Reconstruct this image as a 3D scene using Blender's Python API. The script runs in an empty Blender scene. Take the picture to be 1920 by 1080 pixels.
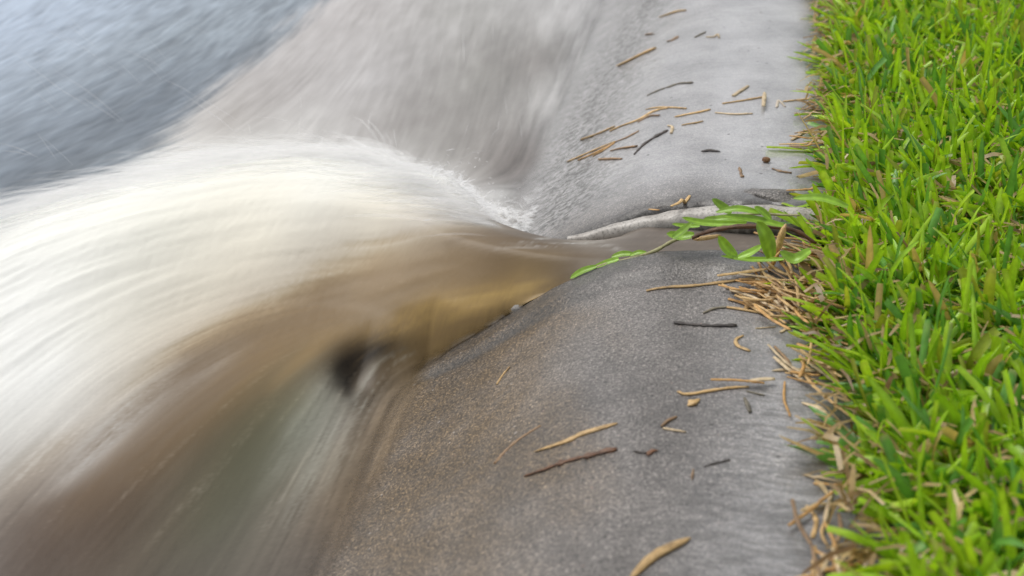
import bpy, bmesh, math, random
import numpy as np
from mathutils import Vector, Matrix

RNG = np.random.default_rng(7)
random.seed(7)
scene = bpy.context.scene
COL = scene.collection

# ------------------------------------------------------------------ surfaces
Y_NEAR, Y_FAR = 1.02, 1.122          # the drain slot is cut through the kerb between these
CAM_Z = 0.61
_kx = np.array([-.60, -.36, -.32, -.29, -.265, -.24, -.215, -.19, -.165, -.134, -.10, -.06, 0.0, .04, .4])
_kz = np.array([0.0, 0.0, .001, .003, .008, .017, .032, .049, .067, .0895, .109, .1215, .1265, .1262, .124])
_dx = np.linspace(-.6, .4, 2001)
_dz = np.interp(_dx, _kx, _kz)
_k = np.exp(-np.linspace(-2.2, 2.2, 61) ** 2); _k /= _k.sum()
_dz = np.convolve(np.pad(_dz, 30, mode='edge'), _k, mode='valid')

def vnoise(x, y, f, seed=0):
    """smooth value noise on arrays"""
    x = np.asarray(x, float) * f + 137.3 * (seed + 1); y = np.asarray(y, float) * f + 71.7 * (seed + 1)
    i = np.floor(x).astype(np.int64); j = np.floor(y).astype(np.int64)
    u = x - i; v = y - j
    u = u * u * (3 - 2 * u); v = v * v * (3 - 2 * v)
    def h(a, b):
        n = (a * 374761393 + b * 668265263 + seed * 982451653) & 0x7fffffff
        n = ((n ^ (n >> 13)) * 1274126177) & 0x7fffffff
        return ((n ^ (n >> 16)) & 0xffff) / 65535.0
    return (h(i, j) * (1 - u) + h(i + 1, j) * u) * (1 - v) + (h(i, j + 1) * (1 - u) + h(i + 1, j + 1) * u) * v

def sstep(a, b, t):
    t = np.clip((t - a) / (b - a), 0, 1)
    return t * t * (3 - 2 * t)

def near_edge(x):
    return Y_NEAR + .006 * (vnoise(x, 0 * np.asarray(x, float), 30, 3) - .5) + .004 * (vnoise(x, 0 * np.asarray(x, float), 110, 4) - .5)

def far_edge(x):
    return Y_FAR + .012 * (vnoise(x, 0 * np.asarray(x, float), 26, 5) - .5) + .007 * (vnoise(x, 0 * np.asarray(x, float), 90, 6) - .5)

def kerb_z(x, y):
    x = np.asarray(x, float); y = np.asarray(y, float)
    z = np.interp(x, _dx, _dz)
    up = sstep(-.27, -.12, x)
    z = z + .0025 * (vnoise(x, y, 9, 1) - .5) * up
    # mortar collar patched round the outlet
    d = Y_NEAR - y
    wob = .006 * (vnoise(x, y, 22, 8) - .5)
    z = z + np.where(d > -.02, .0060 * (1 - sstep(.030 + wob, .048 + wob, d)) * sstep(-.30, -.2, x), 0)
    z = z + np.where(d > -.02, .0014 * (vnoise(x, y, 75, 9) - .5) * (1 - sstep(.03, .05, d)), 0)
    e = y - Y_FAR
    z = z + np.where(e > -.02, .0035 * (vnoise(x, y, 48, 10) - .55) * (1 - sstep(.0, .05, e)) * up, 0)
    return z

_th = np.radians([-60, -32, -27, -23, -19, -15, -9, -3, 4, 11, 19, 30, 45, 70, 95])
_t0 = np.array([.0, .0, .006, .028, .060, .078, .084, .082, .058, .034, .022, .015, .008, .002, 0])

_tt = np.radians(np.linspace(-70, 100, 681))
_tz = np.interp(_tt, _th, _t0); _k1 = np.exp(-np.linspace(-2, 2, 15) ** 2); _k1 /= _k1.sum()
_tz = np.convolve(np.pad(_tz, 7, mode='edge'), _k1, 'valid')
_sr = np.linspace(0, 1.6, 801)
_ss = np.interp(_sr, [.12, .2, .29, .37, .5, .65, .8, 1.0], [15, 13, 3, -5, -3, 8, 17, 26])
_k2 = np.exp(-np.linspace(-2, 2, 81) ** 2); _k2 /= _k2.sum()
_ss = np.convolve(np.pad(_ss, 40, mode='edge'), _k2, 'valid')
def swing(r):
    """the jet bends towards the camera as it runs out (degrees)"""
    return np.interp(r, _sr, _ss)

def jet_side(x, y):
    yb = np.interp(x, [-.60, -.46, -.40, -.35, -.325, -.30, -.275, -.25, -.1], [.45, .62, .76, .86, .915, .965, .998, 1.018, 1.022])
    hi = -.004 + .150 * sstep(-.215, -.40, x)
    lo = .028 + .140 * sstep(-.215, -.42, x)
    t = np.clip((y - yb + lo + .010 * (vnoise(x, y, 30, 93) - .5)) / (lo + hi), 0, 1)
    return t * t * (3 - 2 * t)

def water_z(x, y):
    x = np.asarray(x, float); y = np.asarray(y, float)
    r = np.hypot(x - .05, y - 1.075)
    th = np.arctan2(1.075 - y, .05 - x)
    sh = np.radians(swing(r))
    g = np.interp(th - sh, _tt, _tz)
    rad = 1.1 - .10 * sstep(.1, .4, r) - .72 * sstep(.45, 1.1, r) - .28 * sstep(.9, 1.4, r)
    near = sstep(.24, .13, r)                          # flat tongue inside the slot
    # the jet tears away from the corner of the near kerb and leaves a slack eddy behind it
    g = g * jet_side(x, y)
    z = .013 + .011 * sstep(1.12, 1.3, y) + g * rad * (1 - near) + np.interp(x, [-.2, -.13, -.06, .05], [.084, .090, .096, .099]) * near
    # torn, churning crest where the jet shears past the far kerb
    z = z + ((vnoise(x, y, 55, 90) - .5) * .008 + (vnoise(x, y, 150, 94) - .5) * .006) * np.exp(-((x + .226) / .06) ** 2 - ((y - 1.215) / .05) ** 2)
    # splash at the foot of the far kerb
    z = z + .030 * np.exp(-((x + .232) / .060) ** 2 - ((y - 1.210) / .050) ** 2)
    # hollow behind the corner of the near kerb
    z = z - .007 * np.exp(-((x + .302) / .014) ** 2 - ((y - .955) / .024) ** 2)
    return z

CAM_R = np.array([[0.9844, -0.0800, 0.1567], [0.1759, 0.4477, -0.8767], [0, 0.8906, 0.4548]])
ROAD_TINT = [  # bluish sky reflection is painted into the colour of the road water
    (-1.0211, 1.8094, 0.3515, 0.4452, 0.5776),
    (-0.8574, 1.7141, 0.2831, 0.3515, 0.4287),
    (-0.7886, 1.825, 0.2623, 0.3278, 0.3916),
    (-0.6783, 1.8444, 0.2423, 0.2961, 0.3515),
    (-0.705, 1.5289, 0.2051, 0.2623, 0.3278),
    (-0.7906, 1.4224, 0.2232, 0.2831, 0.3515),
    (-0.646, 1.4658, 0.162, 0.2051, 0.2542),
    (-0.7704, 1.2822, 0.1878, 0.2423, 0.305),
    (-0.6677, 1.0814, 0.4564, 0.4851, 0.4851),
]

GUTTER_TINT = [  # silt and foam colours with sky reflections painted in
    (-0.205, 1.8065, 0.6308, 0.6105, 0.5841),
    (-0.2116, 1.5594, 0.6105, 0.5841, 0.552),
    (-0.2084, 1.3732, 0.5647, 0.5333, 0.4969),
    (-0.2879, 1.7696, 0.3515, 0.314, 0.2831),
    (-0.2539, 1.3883, 0.314, 0.2705, 0.2423),
    (-0.6053, 1.9653, 0.5271, 0.4678, 0.4397),
    (-0.4773, 1.6701, 0.4969, 0.4564, 0.4342),
    (-0.4579, 1.8837, 0.4678, 0.4342, 0.402),
    (-0.344, 1.694, 0.3515, 0.3325, 0.2918),
    (-0.2769, 1.5142, 0.3325, 0.3005, 0.2705),
    (-0.4279, 1.4871, 0.4342, 0.3916, 0.3564),
    (-0.5783, 1.5518, 0.4678, 0.4179, 0.3813),
    (-0.2602, 1.8206, 0.3916, 0.3663, 0.3325),
    (-0.2333, 1.4385, 0.3419, 0.2874, 0.2542),
    (-0.2384, 1.8727, 0.5029, 0.4793, 0.4564),
    (-0.2183, 2.0125, 0.552, 0.5271, 0.5149),
    (-0.438, 1.9676, 0.402, 0.3813, 0.3419),
    (-0.6033, 1.4735, 0.5149, 0.4564, 0.3916),
    (-0.5769, 1.3692, 0.7305, 0.7157, 0.6105),
    (-0.623, 1.0985, 0.807, 0.807, 0.7305),
    (-0.5155, 1.0918, 0.8388, 0.8228, 0.7011),
    (-0.3837, 1.1489, 0.855, 0.8388, 0.7305),
    (-0.2895, 1.1747, 0.8228, 0.807, 0.7305),
    (-0.2527, 1.1422, 0.7305, 0.7011, 0.6308),
    (-0.2436, 1.3317, 0.5149, 0.4793, 0.4452),
    (-0.2159, 1.3326, 0.4851, 0.4564, 0.4342),
    (-0.2181, 1.2807, 0.3763, 0.314, 0.2623),
    (-0.4139, 1.0832, 0.8388, 0.7758, 0.6105),
    (-0.321, 1.1011, 0.7305, 0.6584, 0.5029),
    (-0.5838, 0.9666, 0.8879, 0.8879, 0.8228),
    (-0.5127, 0.9614, 0.7913, 0.7605, 0.6445),
    (-0.4432, 1.0241, 0.7605, 0.6867, 0.5271),
    (-0.526, 0.889, 0.7605, 0.7605, 0.7157),
    (-0.5237, 0.8211, 0.6105, 0.5972, 0.5457),
    (-0.489, 0.8372, 0.5457, 0.5149, 0.4564),
    (-0.572, 0.9116, 0.8714, 0.8714, 0.8148),
    (-0.2297, 1.078, 0.314, 0.2542, 0.1878),
    (-0.2406, 1.0633, 0.2542, 0.1878, 0.117),
    (-0.2701, 1.0482, 0.2623, 0.1878, 0.107),
    (-0.205, 1.0459, 0.2086, 0.1559, 0.1022),
    (-0.1701, 1.0524, 0.1559, 0.117, 0.0844),
    (-0.1109, 1.1222, 0.305, 0.2623, 0.2232),
    (-0.085, 1.0866, 0.2159, 0.1878, 0.162),
    (-0.1687, 1.1645, 0.2623, 0.2159, 0.1746),
    (-0.1282, 1.0729, 0.3763, 0.3419, 0.2961),
    (-0.1326, 1.0397, 0.1441, 0.107, 0.0762),
    (-0.3119, 1.0643, 0.4125, 0.305, 0.1812),
    (-0.3513, 1.0327, 0.3231, 0.2307, 0.1329),
    (-0.2329, 1.0255, 0.3613, 0.2623, 0.15),
    (-0.1893, 1.0342, 0.2232, 0.162, 0.0931),
    (-0.2535, 1.0138, 0.4125, 0.2961, 0.15),
    (-0.1741, 1.0237, 0.4678, 0.3613, 0.2016),
    (-0.2723, 1.016, 0.3813, 0.2789, 0.15),
    (-0.4096, 0.9943, 0.3763, 0.2874, 0.1878),
    (-0.433, 0.932, 0.2874, 0.2016, 0.117),
    (-0.3773, 0.9665, 0.314, 0.2307, 0.1329),
    (-0.4624, 0.8946, 0.4678, 0.402, 0.305),
    (-0.4454, 0.8062, 0.2542, 0.1812, 0.1221),
    (-0.4685, 0.768, 0.2623, 0.2086, 0.162),
    (-0.4021, 0.8522, 0.2086, 0.1529, 0.0976),
    (-0.4669, 0.709, 0.1746, 0.1356, 0.1095),
    (-0.4112, 0.7277, 0.162, 0.1221, 0.0908),
    (-0.3944, 0.7802, 0.2016, 0.162, 0.117),
    (-0.4809, 0.8111, 0.3515, 0.2961, 0.2307),
    (-0.3552, 0.8372, 0.1746, 0.162, 0.107),
    (-0.3475, 0.76, 0.1651, 0.1559, 0.1119),
    (-0.3358, 0.8652, 0.1946, 0.1845, 0.1274),
    (-0.3315, 0.9056, 0.2623, 0.2462, 0.1683),
    (-0.3086, 0.961, 0.107, 0.0802, 0.0545),
    (-0.317, 0.9292, 0.3763, 0.3712, 0.314),
    (-0.3246, 0.8831, 0.305, 0.314, 0.2623),
    (-0.2944, 0.8952, 0.2705, 0.2462, 0.2086),
    (-0.2984, 0.7879, 0.2086, 0.1845, 0.15),
    (-0.27, 0.8997, 0.3325, 0.2623, 0.1878),
    (-0.2553, 0.8156, 0.314, 0.2384, 0.162),
    (-0.2528, 0.7523, 0.2874, 0.2232, 0.162),
    (-0.262, 0.733, 0.2384, 0.2086, 0.1812),
    (-0.2649, 0.9641, 0.3278, 0.2623, 0.1878),
    (-0.2793, 0.9686, 0.2542, 0.1981, 0.1384),
    (-0.2589, 0.9961, 0.2623, 0.1946, 0.117),
]

FLOW = [
    (-0.2077, 1.0124, -0.9861, -0.166),
    (-0.1648, 1.0209, -0.9816, -0.1911),
    (-0.2297, 1.0089, -0.9999, -0.0137),
    (-0.2529, 1.0106, -0.9582, -0.2863),
    (-0.2869, 1.0004, -0.8191, -0.5737),
    (-0.1893, 1.0342, -0.9999, 0.0129),
    (-1.0211, 1.8097, -0.0148, -0.9999),
    (-0.8252, 1.8185, -0.1026, -0.9947),
    (-0.6783, 1.8449, 0.0042, -1.0),
    (-0.7683, 1.5176, -0.227, -0.9739),
    (-0.7969, 1.3704, -0.4099, -0.9121),
    (-0.6459, 1.4658, -0.2868, -0.958),
    (-0.5682, 1.8646, 0.103, -0.9947),
    (-0.4359, 1.7899, 0.1375, -0.9905),
    (-0.3479, 1.9042, 0.0918, -0.9958),
    (-0.2523, 1.921, 0.0203, -0.9998),
    (-0.2466, 1.5195, 0.0446, -0.999),
    (-0.3675, 1.4979, 0.0316, -0.9995),
    (-0.5148, 1.5631, -0.0735, -0.9973),
    (-0.5725, 1.4968, -0.2343, -0.9722),
    (-0.225, 1.3886, 0.0539, -0.9985),
    (-0.3191, 1.4475, 0.0791, -0.9969),
    (-0.3816, 1.4531, 0.0971, -0.9953),
    (-0.4525, 1.4621, 0.1183, -0.993),
    (-0.5219, 1.4616, 0.0948, -0.9955),
    (-0.588, 1.4673, 0.0177, -0.9998),
    (-0.2437, 1.3317, -0.8158, 0.5783),
    (-0.2741, 1.2669, 0.1303, -0.9915),
    (-0.3283, 1.2862, -0.3163, 0.9486),
    (-0.3769, 1.2132, -0.9936, -0.1132),
    (-0.522, 1.387, -0.9553, -0.2956),
    (-0.5942, 1.3822, -0.6917, -0.7222),
    (-0.6821, 1.3272, -0.5154, -0.8569),
    (-0.7378, 1.2661, -0.3268, -0.9451),
    (-0.085, 1.0868, -0.9996, -0.0286),
    (-0.1272, 1.065, -0.9843, -0.1768),
    (-0.1701, 1.0524, -0.9932, -0.1167),
    (-0.2439, 1.0789, -0.9892, 0.1465),
    (-0.2397, 1.0589, -0.9869, 0.1611),
    (-0.321, 1.1011, -0.9959, 0.0907),
    (-0.3744, 1.1171, -0.9861, -0.1664),
    (-0.4695, 1.1026, -0.8937, -0.4487),
    (-0.5564, 1.0687, -0.7859, -0.6183),
    (-0.6179, 1.0377, -0.6634, -0.7483),
    (-0.3094, 1.0543, -0.9967, -0.0809),
    (-0.4023, 1.0451, -0.9137, -0.4064),
    (-0.4852, 1.0098, -0.6959, -0.7182),
    (-0.5562, 0.9565, -0.5382, -0.8428),
    (-0.1868, 1.0202, -0.9771, -0.2128),
    (-0.2305, 1.013, -0.9994, 0.0357),
    (-0.2759, 1.0115, -0.9317, -0.3633),
    (-0.3402, 0.9947, -0.7593, -0.6507),
    (-0.4216, 0.9629, -0.5775, -0.8164),
    (-0.4925, 0.9135, -0.3593, -0.9332),
    (-0.5394, 0.8708, -0.2103, -0.9776),
    (-0.3278, 0.9518, -0.3585, -0.9335),
    (-0.3772, 0.9011, -0.3077, -0.9515),
    (-0.426, 0.8592, -0.224, -0.9746),
    (-0.464, 0.8017, -0.1496, -0.9888),
    (-0.4866, 0.7638, -0.1152, -0.9933),
    (-0.3009, 0.9833, -0.6151, -0.7885),
    (-0.3091, 0.947, 0.0195, -0.9998),
    (-0.3169, 0.8998, -0.0923, -0.9957),
    (-0.3456, 0.8095, -0.0998, -0.995),
    (-0.388, 0.7644, -0.1633, -0.9866),
    (-0.2926, 0.7699, 0.0359, -0.9994),
    (-0.28, 0.8601, 0.0754, -0.9972),
    (-0.2409, 0.7926, 0.0788, -0.9969),
    (-0.2615, 0.9329, 0.0421, -0.9991),
    (-0.2572, 0.9886, -0.6672, -0.7449),
    (-0.4009, 0.7041, -0.1379, -0.9904),
]

DEBRIS = [
    ('straw_stalk', 'straw', 'tan', 0.0065, [(-0.1652, 1.65), (-0.1406, 1.6355), (-0.1195, 1.6273)], 'thick golden straw stalk lying alone high on the far kerb near the gutter'),
    ('straw_piece', 'straw', 'tan', 0.0041, [(-0.1268, 1.7741), (-0.1089, 1.7641), (-0.0923, 1.751)], 'blurred tan straw shred topmost on the far kerb'),
    ('bark_fleck', 'bark', 'brown', 0.0034, [(-0.1401, 1.7249), (-0.1266, 1.7029)], 'tiny brown bark fleck above the thick golden stalk, nearest the gutter'),
    ('bark_fleck', 'bark', 'brown', 0.0039, [(-0.1072, 1.6331), (-0.0989, 1.6291), (-0.0928, 1.6375)], 'small brown husk to the right of the thick golden stalk'),
    ('straw_piece', 'straw', 'grey', 0.0025, [(-0.0735, 1.6137), (-0.0614, 1.6253)], 'short grey sliver left of the pale hooked flake at the top of the kerb'),
    ('straw_piece', 'straw', 'pale', 0.0031, [(-0.0597, 1.606), (-0.0512, 1.604), (-0.0468, 1.6137), (-0.0443, 1.5992)], 'pale hooked straw flake at the top of the far kerb'),
    ('twig', 'twig', 'grey', 0.0035, [(-0.1126, 1.4485), (-0.0922, 1.4511), (-0.0786, 1.4554), (-0.0647, 1.4465)], 'grey brown bent twig alone below the thick golden stalk'),
    ('straw_piece', 'straw', 'pale', 0.0039, [(-0.0212, 1.3967), (-0.0143, 1.4112), (-0.0072, 1.4278)], 'short pale stub tilted up, above the long straw near the far lawn edge'),
    ('straw_piece', 'straw', 'tan', 0.0028, [(-0.0309, 1.3745), (-0.007, 1.3845), (0.0098, 1.3958)], 'long thin straw pointing at the lawn on the upper far kerb'),
    ('straw_piece', 'straw', 'pale', 0.0038, [(0.0101, 1.3555), (0.0103, 1.3974)], 'stubby pale straw pointing at the camera across the end of the long straw'),
    ('straw_piece', 'straw', 'white', 0.0027, [(0.023, 1.3659), (0.0248, 1.3871), (0.0313, 1.3694)], 'whitish folded flake beside the lawn on the far kerb'),
    ('straw_piece', 'straw', 'tan', 0.0028, [(0.0291, 1.3849), (0.046, 1.3933), (0.0587, 1.3992)], 'straw poking out of the far lawn beside the whitish folded flake'),
    ('straw_piece', 'straw', 'tan', 0.0028, [(-0.1092, 1.3995), (-0.084, 1.382), (-0.066, 1.3663)], 'thin straw with a curled end topmost of the drift on the kerb'),
    ('straw_piece', 'straw', 'tan', 0.0039, [(-0.145, 1.3884), (-0.1157, 1.3767), (-0.1001, 1.3816), (-0.0856, 1.3812)], 'longest tan straw of the drift on the far kerb'),
    ('straw_piece', 'straw', 'tan', 0.004, [(-0.1792, 1.4224), (-0.1598, 1.4064), (-0.1409, 1.3954)], 'tan straw at the gutter end of the longest straw'),
    ('straw_piece', 'straw', 'brown', 0.0033, [(-0.115, 1.3694), (-0.104, 1.372), (-0.0921, 1.3635)], 'brown straw lying against the right side of the longest straw'),
    ('straw_piece', 'straw', 'tan', 0.0033, [(-0.1861, 1.3702), (-0.1619, 1.357), (-0.1343, 1.3408)], 'outer straw of the orange bundle nearest the gutter water'),
    ('straw_piece', 'straw', 'orange', 0.0038, [(-0.1727, 1.3526), (-0.1517, 1.34), (-0.1348, 1.3358)], 'middle straw of the orange bundle near the gutter water'),
    ('straw_piece', 'straw', 'orange', 0.0032, [(-0.1559, 1.3351), (-0.1439, 1.3328), (-0.1339, 1.3372)], 'short inner straw of the orange bundle'),
    ('straw_piece', 'straw', 'brown', 0.0027, [(-0.1346, 1.3385), (-0.1216, 1.3353), (-0.1098, 1.3377)], 'brown straw continuing upward from the orange bundle'),
    ('twig', 'twig', 'dark', 0.0036, [(-0.1084, 1.2709), (-0.0997, 1.2906), (-0.0803, 1.3137)], 'dark grey twig slanting right of the orange straw bundle'),
    ('straw_piece', 'straw', 'pale', 0.0032, [(-0.0814, 1.3274), (-0.0761, 1.3198), (-0.0758, 1.3021)], 'pale knotted scrap at the top end of the dark slanting twig'),
    ('straw_piece', 'straw', 'tan', 0.0032, [(-0.0762, 1.3481), (-0.058, 1.3487), (-0.0417, 1.3579)], 'straw with split ends right of the longest straw'),
    ('straw_piece', 'straw', 'pale', 0.0027, [(-0.0365, 1.3481), (-0.016, 1.3422), (-0.0, 1.3433)], 'flat pale straw on the middle of the wet far kerb below the long thin straw'),
    ('straw_piece', 'straw', 'tan', 0.0021, [(-0.0673, 1.3186), (-0.0561, 1.3195), (-0.0466, 1.3245)], 'short fine straw right of the pale knotted scrap'),
    ('straw_piece', 'straw', 'brown', 0.0026, [(-0.1364, 1.3174), (-0.1217, 1.3061), (-0.1075, 1.2922)], 'brown straw lying between the orange bundle and the dark twig'),
    ('straw_piece', 'straw', 'brown', 0.0026, [(-0.1472, 1.312), (-0.1359, 1.2953), (-0.121, 1.2755)], 'short brown straw below the orange bundle'),
    ('leaf_flake', 'leaf', 'dark', 0.0035, [(-0.0444, 1.2433), (-0.0367, 1.2459), (-0.0263, 1.2423)], 'flat dark leaf flake alone on the bare part of the far kerb'),
    ('twig', 'twig', 'brown', 0.0029, [(-0.008, 1.2033), (-0.0048, 1.1797)], 'brown stub pointing at the camera above the cracked concrete lump'),
    ('twig', 'twig', 'brown', 0.0029, [(0.0213, 1.2029), (0.0293, 1.1979), (0.0382, 1.196)], 'brown twig at the lawn below the round brown seed case'),
    ('straw_piece', 'straw', 'pale', 0.0041, [(0.0379, 1.2762), (0.0448, 1.2899), (0.0518, 1.3045)], 'pale cut stub sticking out of the lawn above the round seed case'),
    ('straw_piece', 'straw', 'tan', 0.0032, [(-0.0613, 1.1028), (-0.0545, 1.112), (-0.0483, 1.139)], 'tan straw leaning over the cracked edge behind the pipe rim'),
    ('straw_piece', 'straw', 'orange', 0.0027, [(-0.0802, 1.1056), (-0.0707, 1.0988)], 'short orange scrap in the crack left of the pipe rim'),
    ('straw_piece', 'straw', 'tan', 0.0037, [(-0.0681, 0.9571), (-0.0335, 0.9634), (0.0056, 0.976), (0.0183, 0.9776)], 'longest straw on the near kerb, its right end at the lawn'),
    ('straw_piece', 'straw', 'tan', 0.0037, [(-0.0166, 0.974), (0.0055, 0.9788), (0.0275, 0.9846)], 'golden straw lying on top of the longest near straw'),
    ('straw_piece', 'straw', 'grey', 0.0023, [(-0.0238, 0.9186), (-0.0158, 0.9268), (-0.0067, 0.93)], 'grey green straw end in line with a tan straw on the near kerb'),
    ('straw_piece', 'straw', 'tan', 0.0027, [(-0.0071, 0.929), (0.0092, 0.9256), (0.0252, 0.923)], 'tan straw with a square cut end right of the grey green one'),
    ('seed_husk', 'seed', 'tan', 0.0031, [(0.0065, 0.9257), (0.0076, 0.938)], 'small upright husk above the square cut tan straw'),
    ('twig', 'twig', 'dark', 0.0035, [(-0.0434, 0.9035), (-0.0295, 0.9007), (-0.0144, 0.8999), (0.0012, 0.9011)], 'blackened rough twig on the near kerb'),
    ('straw_curl', 'straw', 'tan', 0.003, [(0.0062, 0.887), (0.0013, 0.8797), (0.003, 0.8706), (0.0112, 0.8649)], 'tan hook shaped curl of straw below the blackened twig'),
    ('straw_piece', 'straw', 'pale', 0.0012, [(0.014, 0.8993), (0.0285, 0.905)], 'hair thin pale sliver right of the blackened twig'),
    ('straw_piece', 'straw', 'tan', 0.0025, [(-0.0336, 0.8062), (-0.0268, 0.8032), (-0.0065, 0.8104), (0.0123, 0.8164)], 'bent straw lowest of the crossed bundle on the near kerb'),
    ('straw_piece', 'straw', 'orange', 0.0025, [(-0.0131, 0.8166), (0.0053, 0.8171), (0.0216, 0.8168)], 'orange straw crossing the top of the bent one on the near kerb'),
    ('straw_piece', 'straw', 'pale', 0.0039, [(0.0119, 0.817), (0.0201, 0.821), (0.0281, 0.8235)], 'broad pale straw end at the right of the crossed bundle'),
    ('straw_piece', 'straw', 'grey', 0.0018, [(0.0107, 0.8106), (0.0222, 0.8074)], 'grey sliver below the broad pale straw end'),
    ('seed_husk', 'seed', 'tan', 0.0042, [(-0.0261, 0.788), (-0.0227, 0.7925), (-0.0185, 0.7975)], 'plump tan husk below the crossed bundle'),
    ('straw_piece', 'straw', 'grey', 0.0028, [(0.0096, 0.8014), (0.0119, 0.7942), (0.0142, 0.7848)], 'grey stub pointing at the camera right of the plump husk'),
    ('straw_piece', 'straw', 'brown', 0.0024, [(-0.0408, 0.7631), (-0.0367, 0.7706), (-0.0317, 0.7752)], 'brown stub forming a V with a pale sliver'),
    ('straw_piece', 'straw', 'pale', 0.0017, [(-0.0397, 0.7614), (-0.0322, 0.7597), (-0.0251, 0.758)], 'pale sliver forming a V with a brown stub'),
    ('straw_piece', 'straw', 'brown', 0.0029, [(-0.15, 0.7712), (-0.1403, 0.7848), (-0.1231, 0.7939)], 'slim brown straw nearest the gutter on the near kerb'),
    ('straw_piece', 'straw', 'tan', 0.0041, [(-0.1217, 0.7612), (-0.101, 0.7589), (-0.0914, 0.7637), (-0.0697, 0.7693)], 'pale golden straw leaf with a pinched waist, upper of a parallel pair'),
    ('twig', 'twig', 'rust', 0.0037, [(-0.1232, 0.7351), (-0.1041, 0.7336), (-0.0877, 0.736), (-0.0657, 0.7388)], 'rough rusty brown twig, lower of a parallel pair'),
    ('twig', 'twig', 'dark', 0.0017, [(-0.056, 0.7344), (-0.0473, 0.7325)], 'thin dark twig end beside the orange crumb'),
    ('bark_fleck', 'bark', 'rust', 0.0036, [(-0.0467, 0.7295), (-0.0443, 0.7346), (-0.0405, 0.7357)], 'orange crumb of bark right of the rough rusty twig'),
    ('twig', 'twig', 'dark', 0.0016, [(-0.0117, 0.7201), (-0.0056, 0.724), (0.0031, 0.7291)], 'faint dark twig under the water film near the lower lawn'),
    ('bark_fleck', 'bark', 'brown', 0.0016, [(-0.0179, 0.7173), (-0.018, 0.7051)], 'brown fleck left of the faint dark twig'),
    ('straw_leaf', 'straw', 'tan', 0.0057, [(-0.0454, 0.6075), (-0.034, 0.6293), (-0.0246, 0.6393), (-0.0152, 0.6477)], 'broad dry straw leaf at the bottom of the near kerb'),
    ('straw_piece', 'straw', 'tan', 0.002, [(-0.172, 0.8966), (-0.1696, 0.908), (-0.1655, 0.9165)], 'slim tan straw alone on the brown stained kerb slope'),
    ('straw_piece', 'straw', 'pale', 0.0033, [(0.0261, 0.8399), (0.0415, 0.8443), (0.0643, 0.8435)], 'pale pointed straw running into the lawn right of the crossed bundle'),
    ('straw_stalk', 'straw', 'orange', 0.0048, [(0.043, 0.8745), (0.0558, 0.8641), (0.0647, 0.8451), (0.068, 0.8216)], 'thick curled orange stalk arching at the near lawn edge'),
    ('straw_piece', 'straw', 'tan', 0.0029, [(0.0451, 0.8648), (0.0493, 0.8492), (0.0625, 0.839)], 'tan straw bent beneath the thick curled orange stalk'),
    ('dry_leaf', 'leaf', 'pale', 0.0042, [(0.0457, 0.8028), (0.0551, 0.7974), (0.0609, 0.7846), (0.065, 0.7594)], 'withered pale leaf drooping off the lawn below the curled stalk'),
    ('straw_piece', 'straw', 'pale', 0.0026, [(0.0474, 0.7212), (0.0589, 0.7173), (0.0727, 0.7152)], 'pale straw at the lower lawn edge above a straw tangle'),
    ('straw_piece', 'straw', 'pale', 0.0035, [(0.0315, 0.8965), (0.0415, 0.9139), (0.0567, 0.9314)], 'pale straw with a green end leaning from the lawn right of the hook shaped curl'),
    ('straw_piece', 'straw', 'brown', 0.0035, [(0.0183, 0.9478), (0.0378, 0.9224), (0.0471, 0.9108)], 'weathered brown straw at the lower side of the straw heap'),
    ('straw_stalk', 'straw', 'orange', 0.0039, [(0.0506, 0.8798), (0.0585, 0.923), (0.0687, 0.9593)], 'upright orange stalk in the lawn edge above the thick curled stalk'),
    ('straw_piece', 'straw', 'tan', 0.0026, [(0.0452, 0.8935), (0.067, 0.8871), (0.0804, 0.8553)], 'tan straw curving into the lawn above the thick curled stalk'),
    ('straw_piece', 'straw', 'orange', 0.0029, [(0.0526, 0.7135), (0.0634, 0.712), (0.082, 0.7171)], 'orange straw lying into the lawn below the lower pale straw'),
    ('straw_piece', 'straw', 'tan', 0.0031, [(0.0485, 0.6897), (0.0538, 0.6776), (0.0518, 0.6594)], 'tan loop of straw at the lower lawn corner'),
    ('straw_piece', 'straw', 'pale', 0.0029, [(0.0581, 0.6731), (0.0609, 0.6922), (0.0627, 0.706)], 'pale upright straw at the lower lawn corner'),
    ('straw_piece', 'straw', 'pale', 0.0033, [(0.0504, 0.6372), (0.0575, 0.6327), (0.067, 0.6235)], 'pale straw cut by the lower frame edge beside the lawn'),
    ('skip', 'skip', 'grey', 0.0008, [(-0.3782, 2.0476), (-0.3823, 2.0049)], 'skip'),
]

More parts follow.
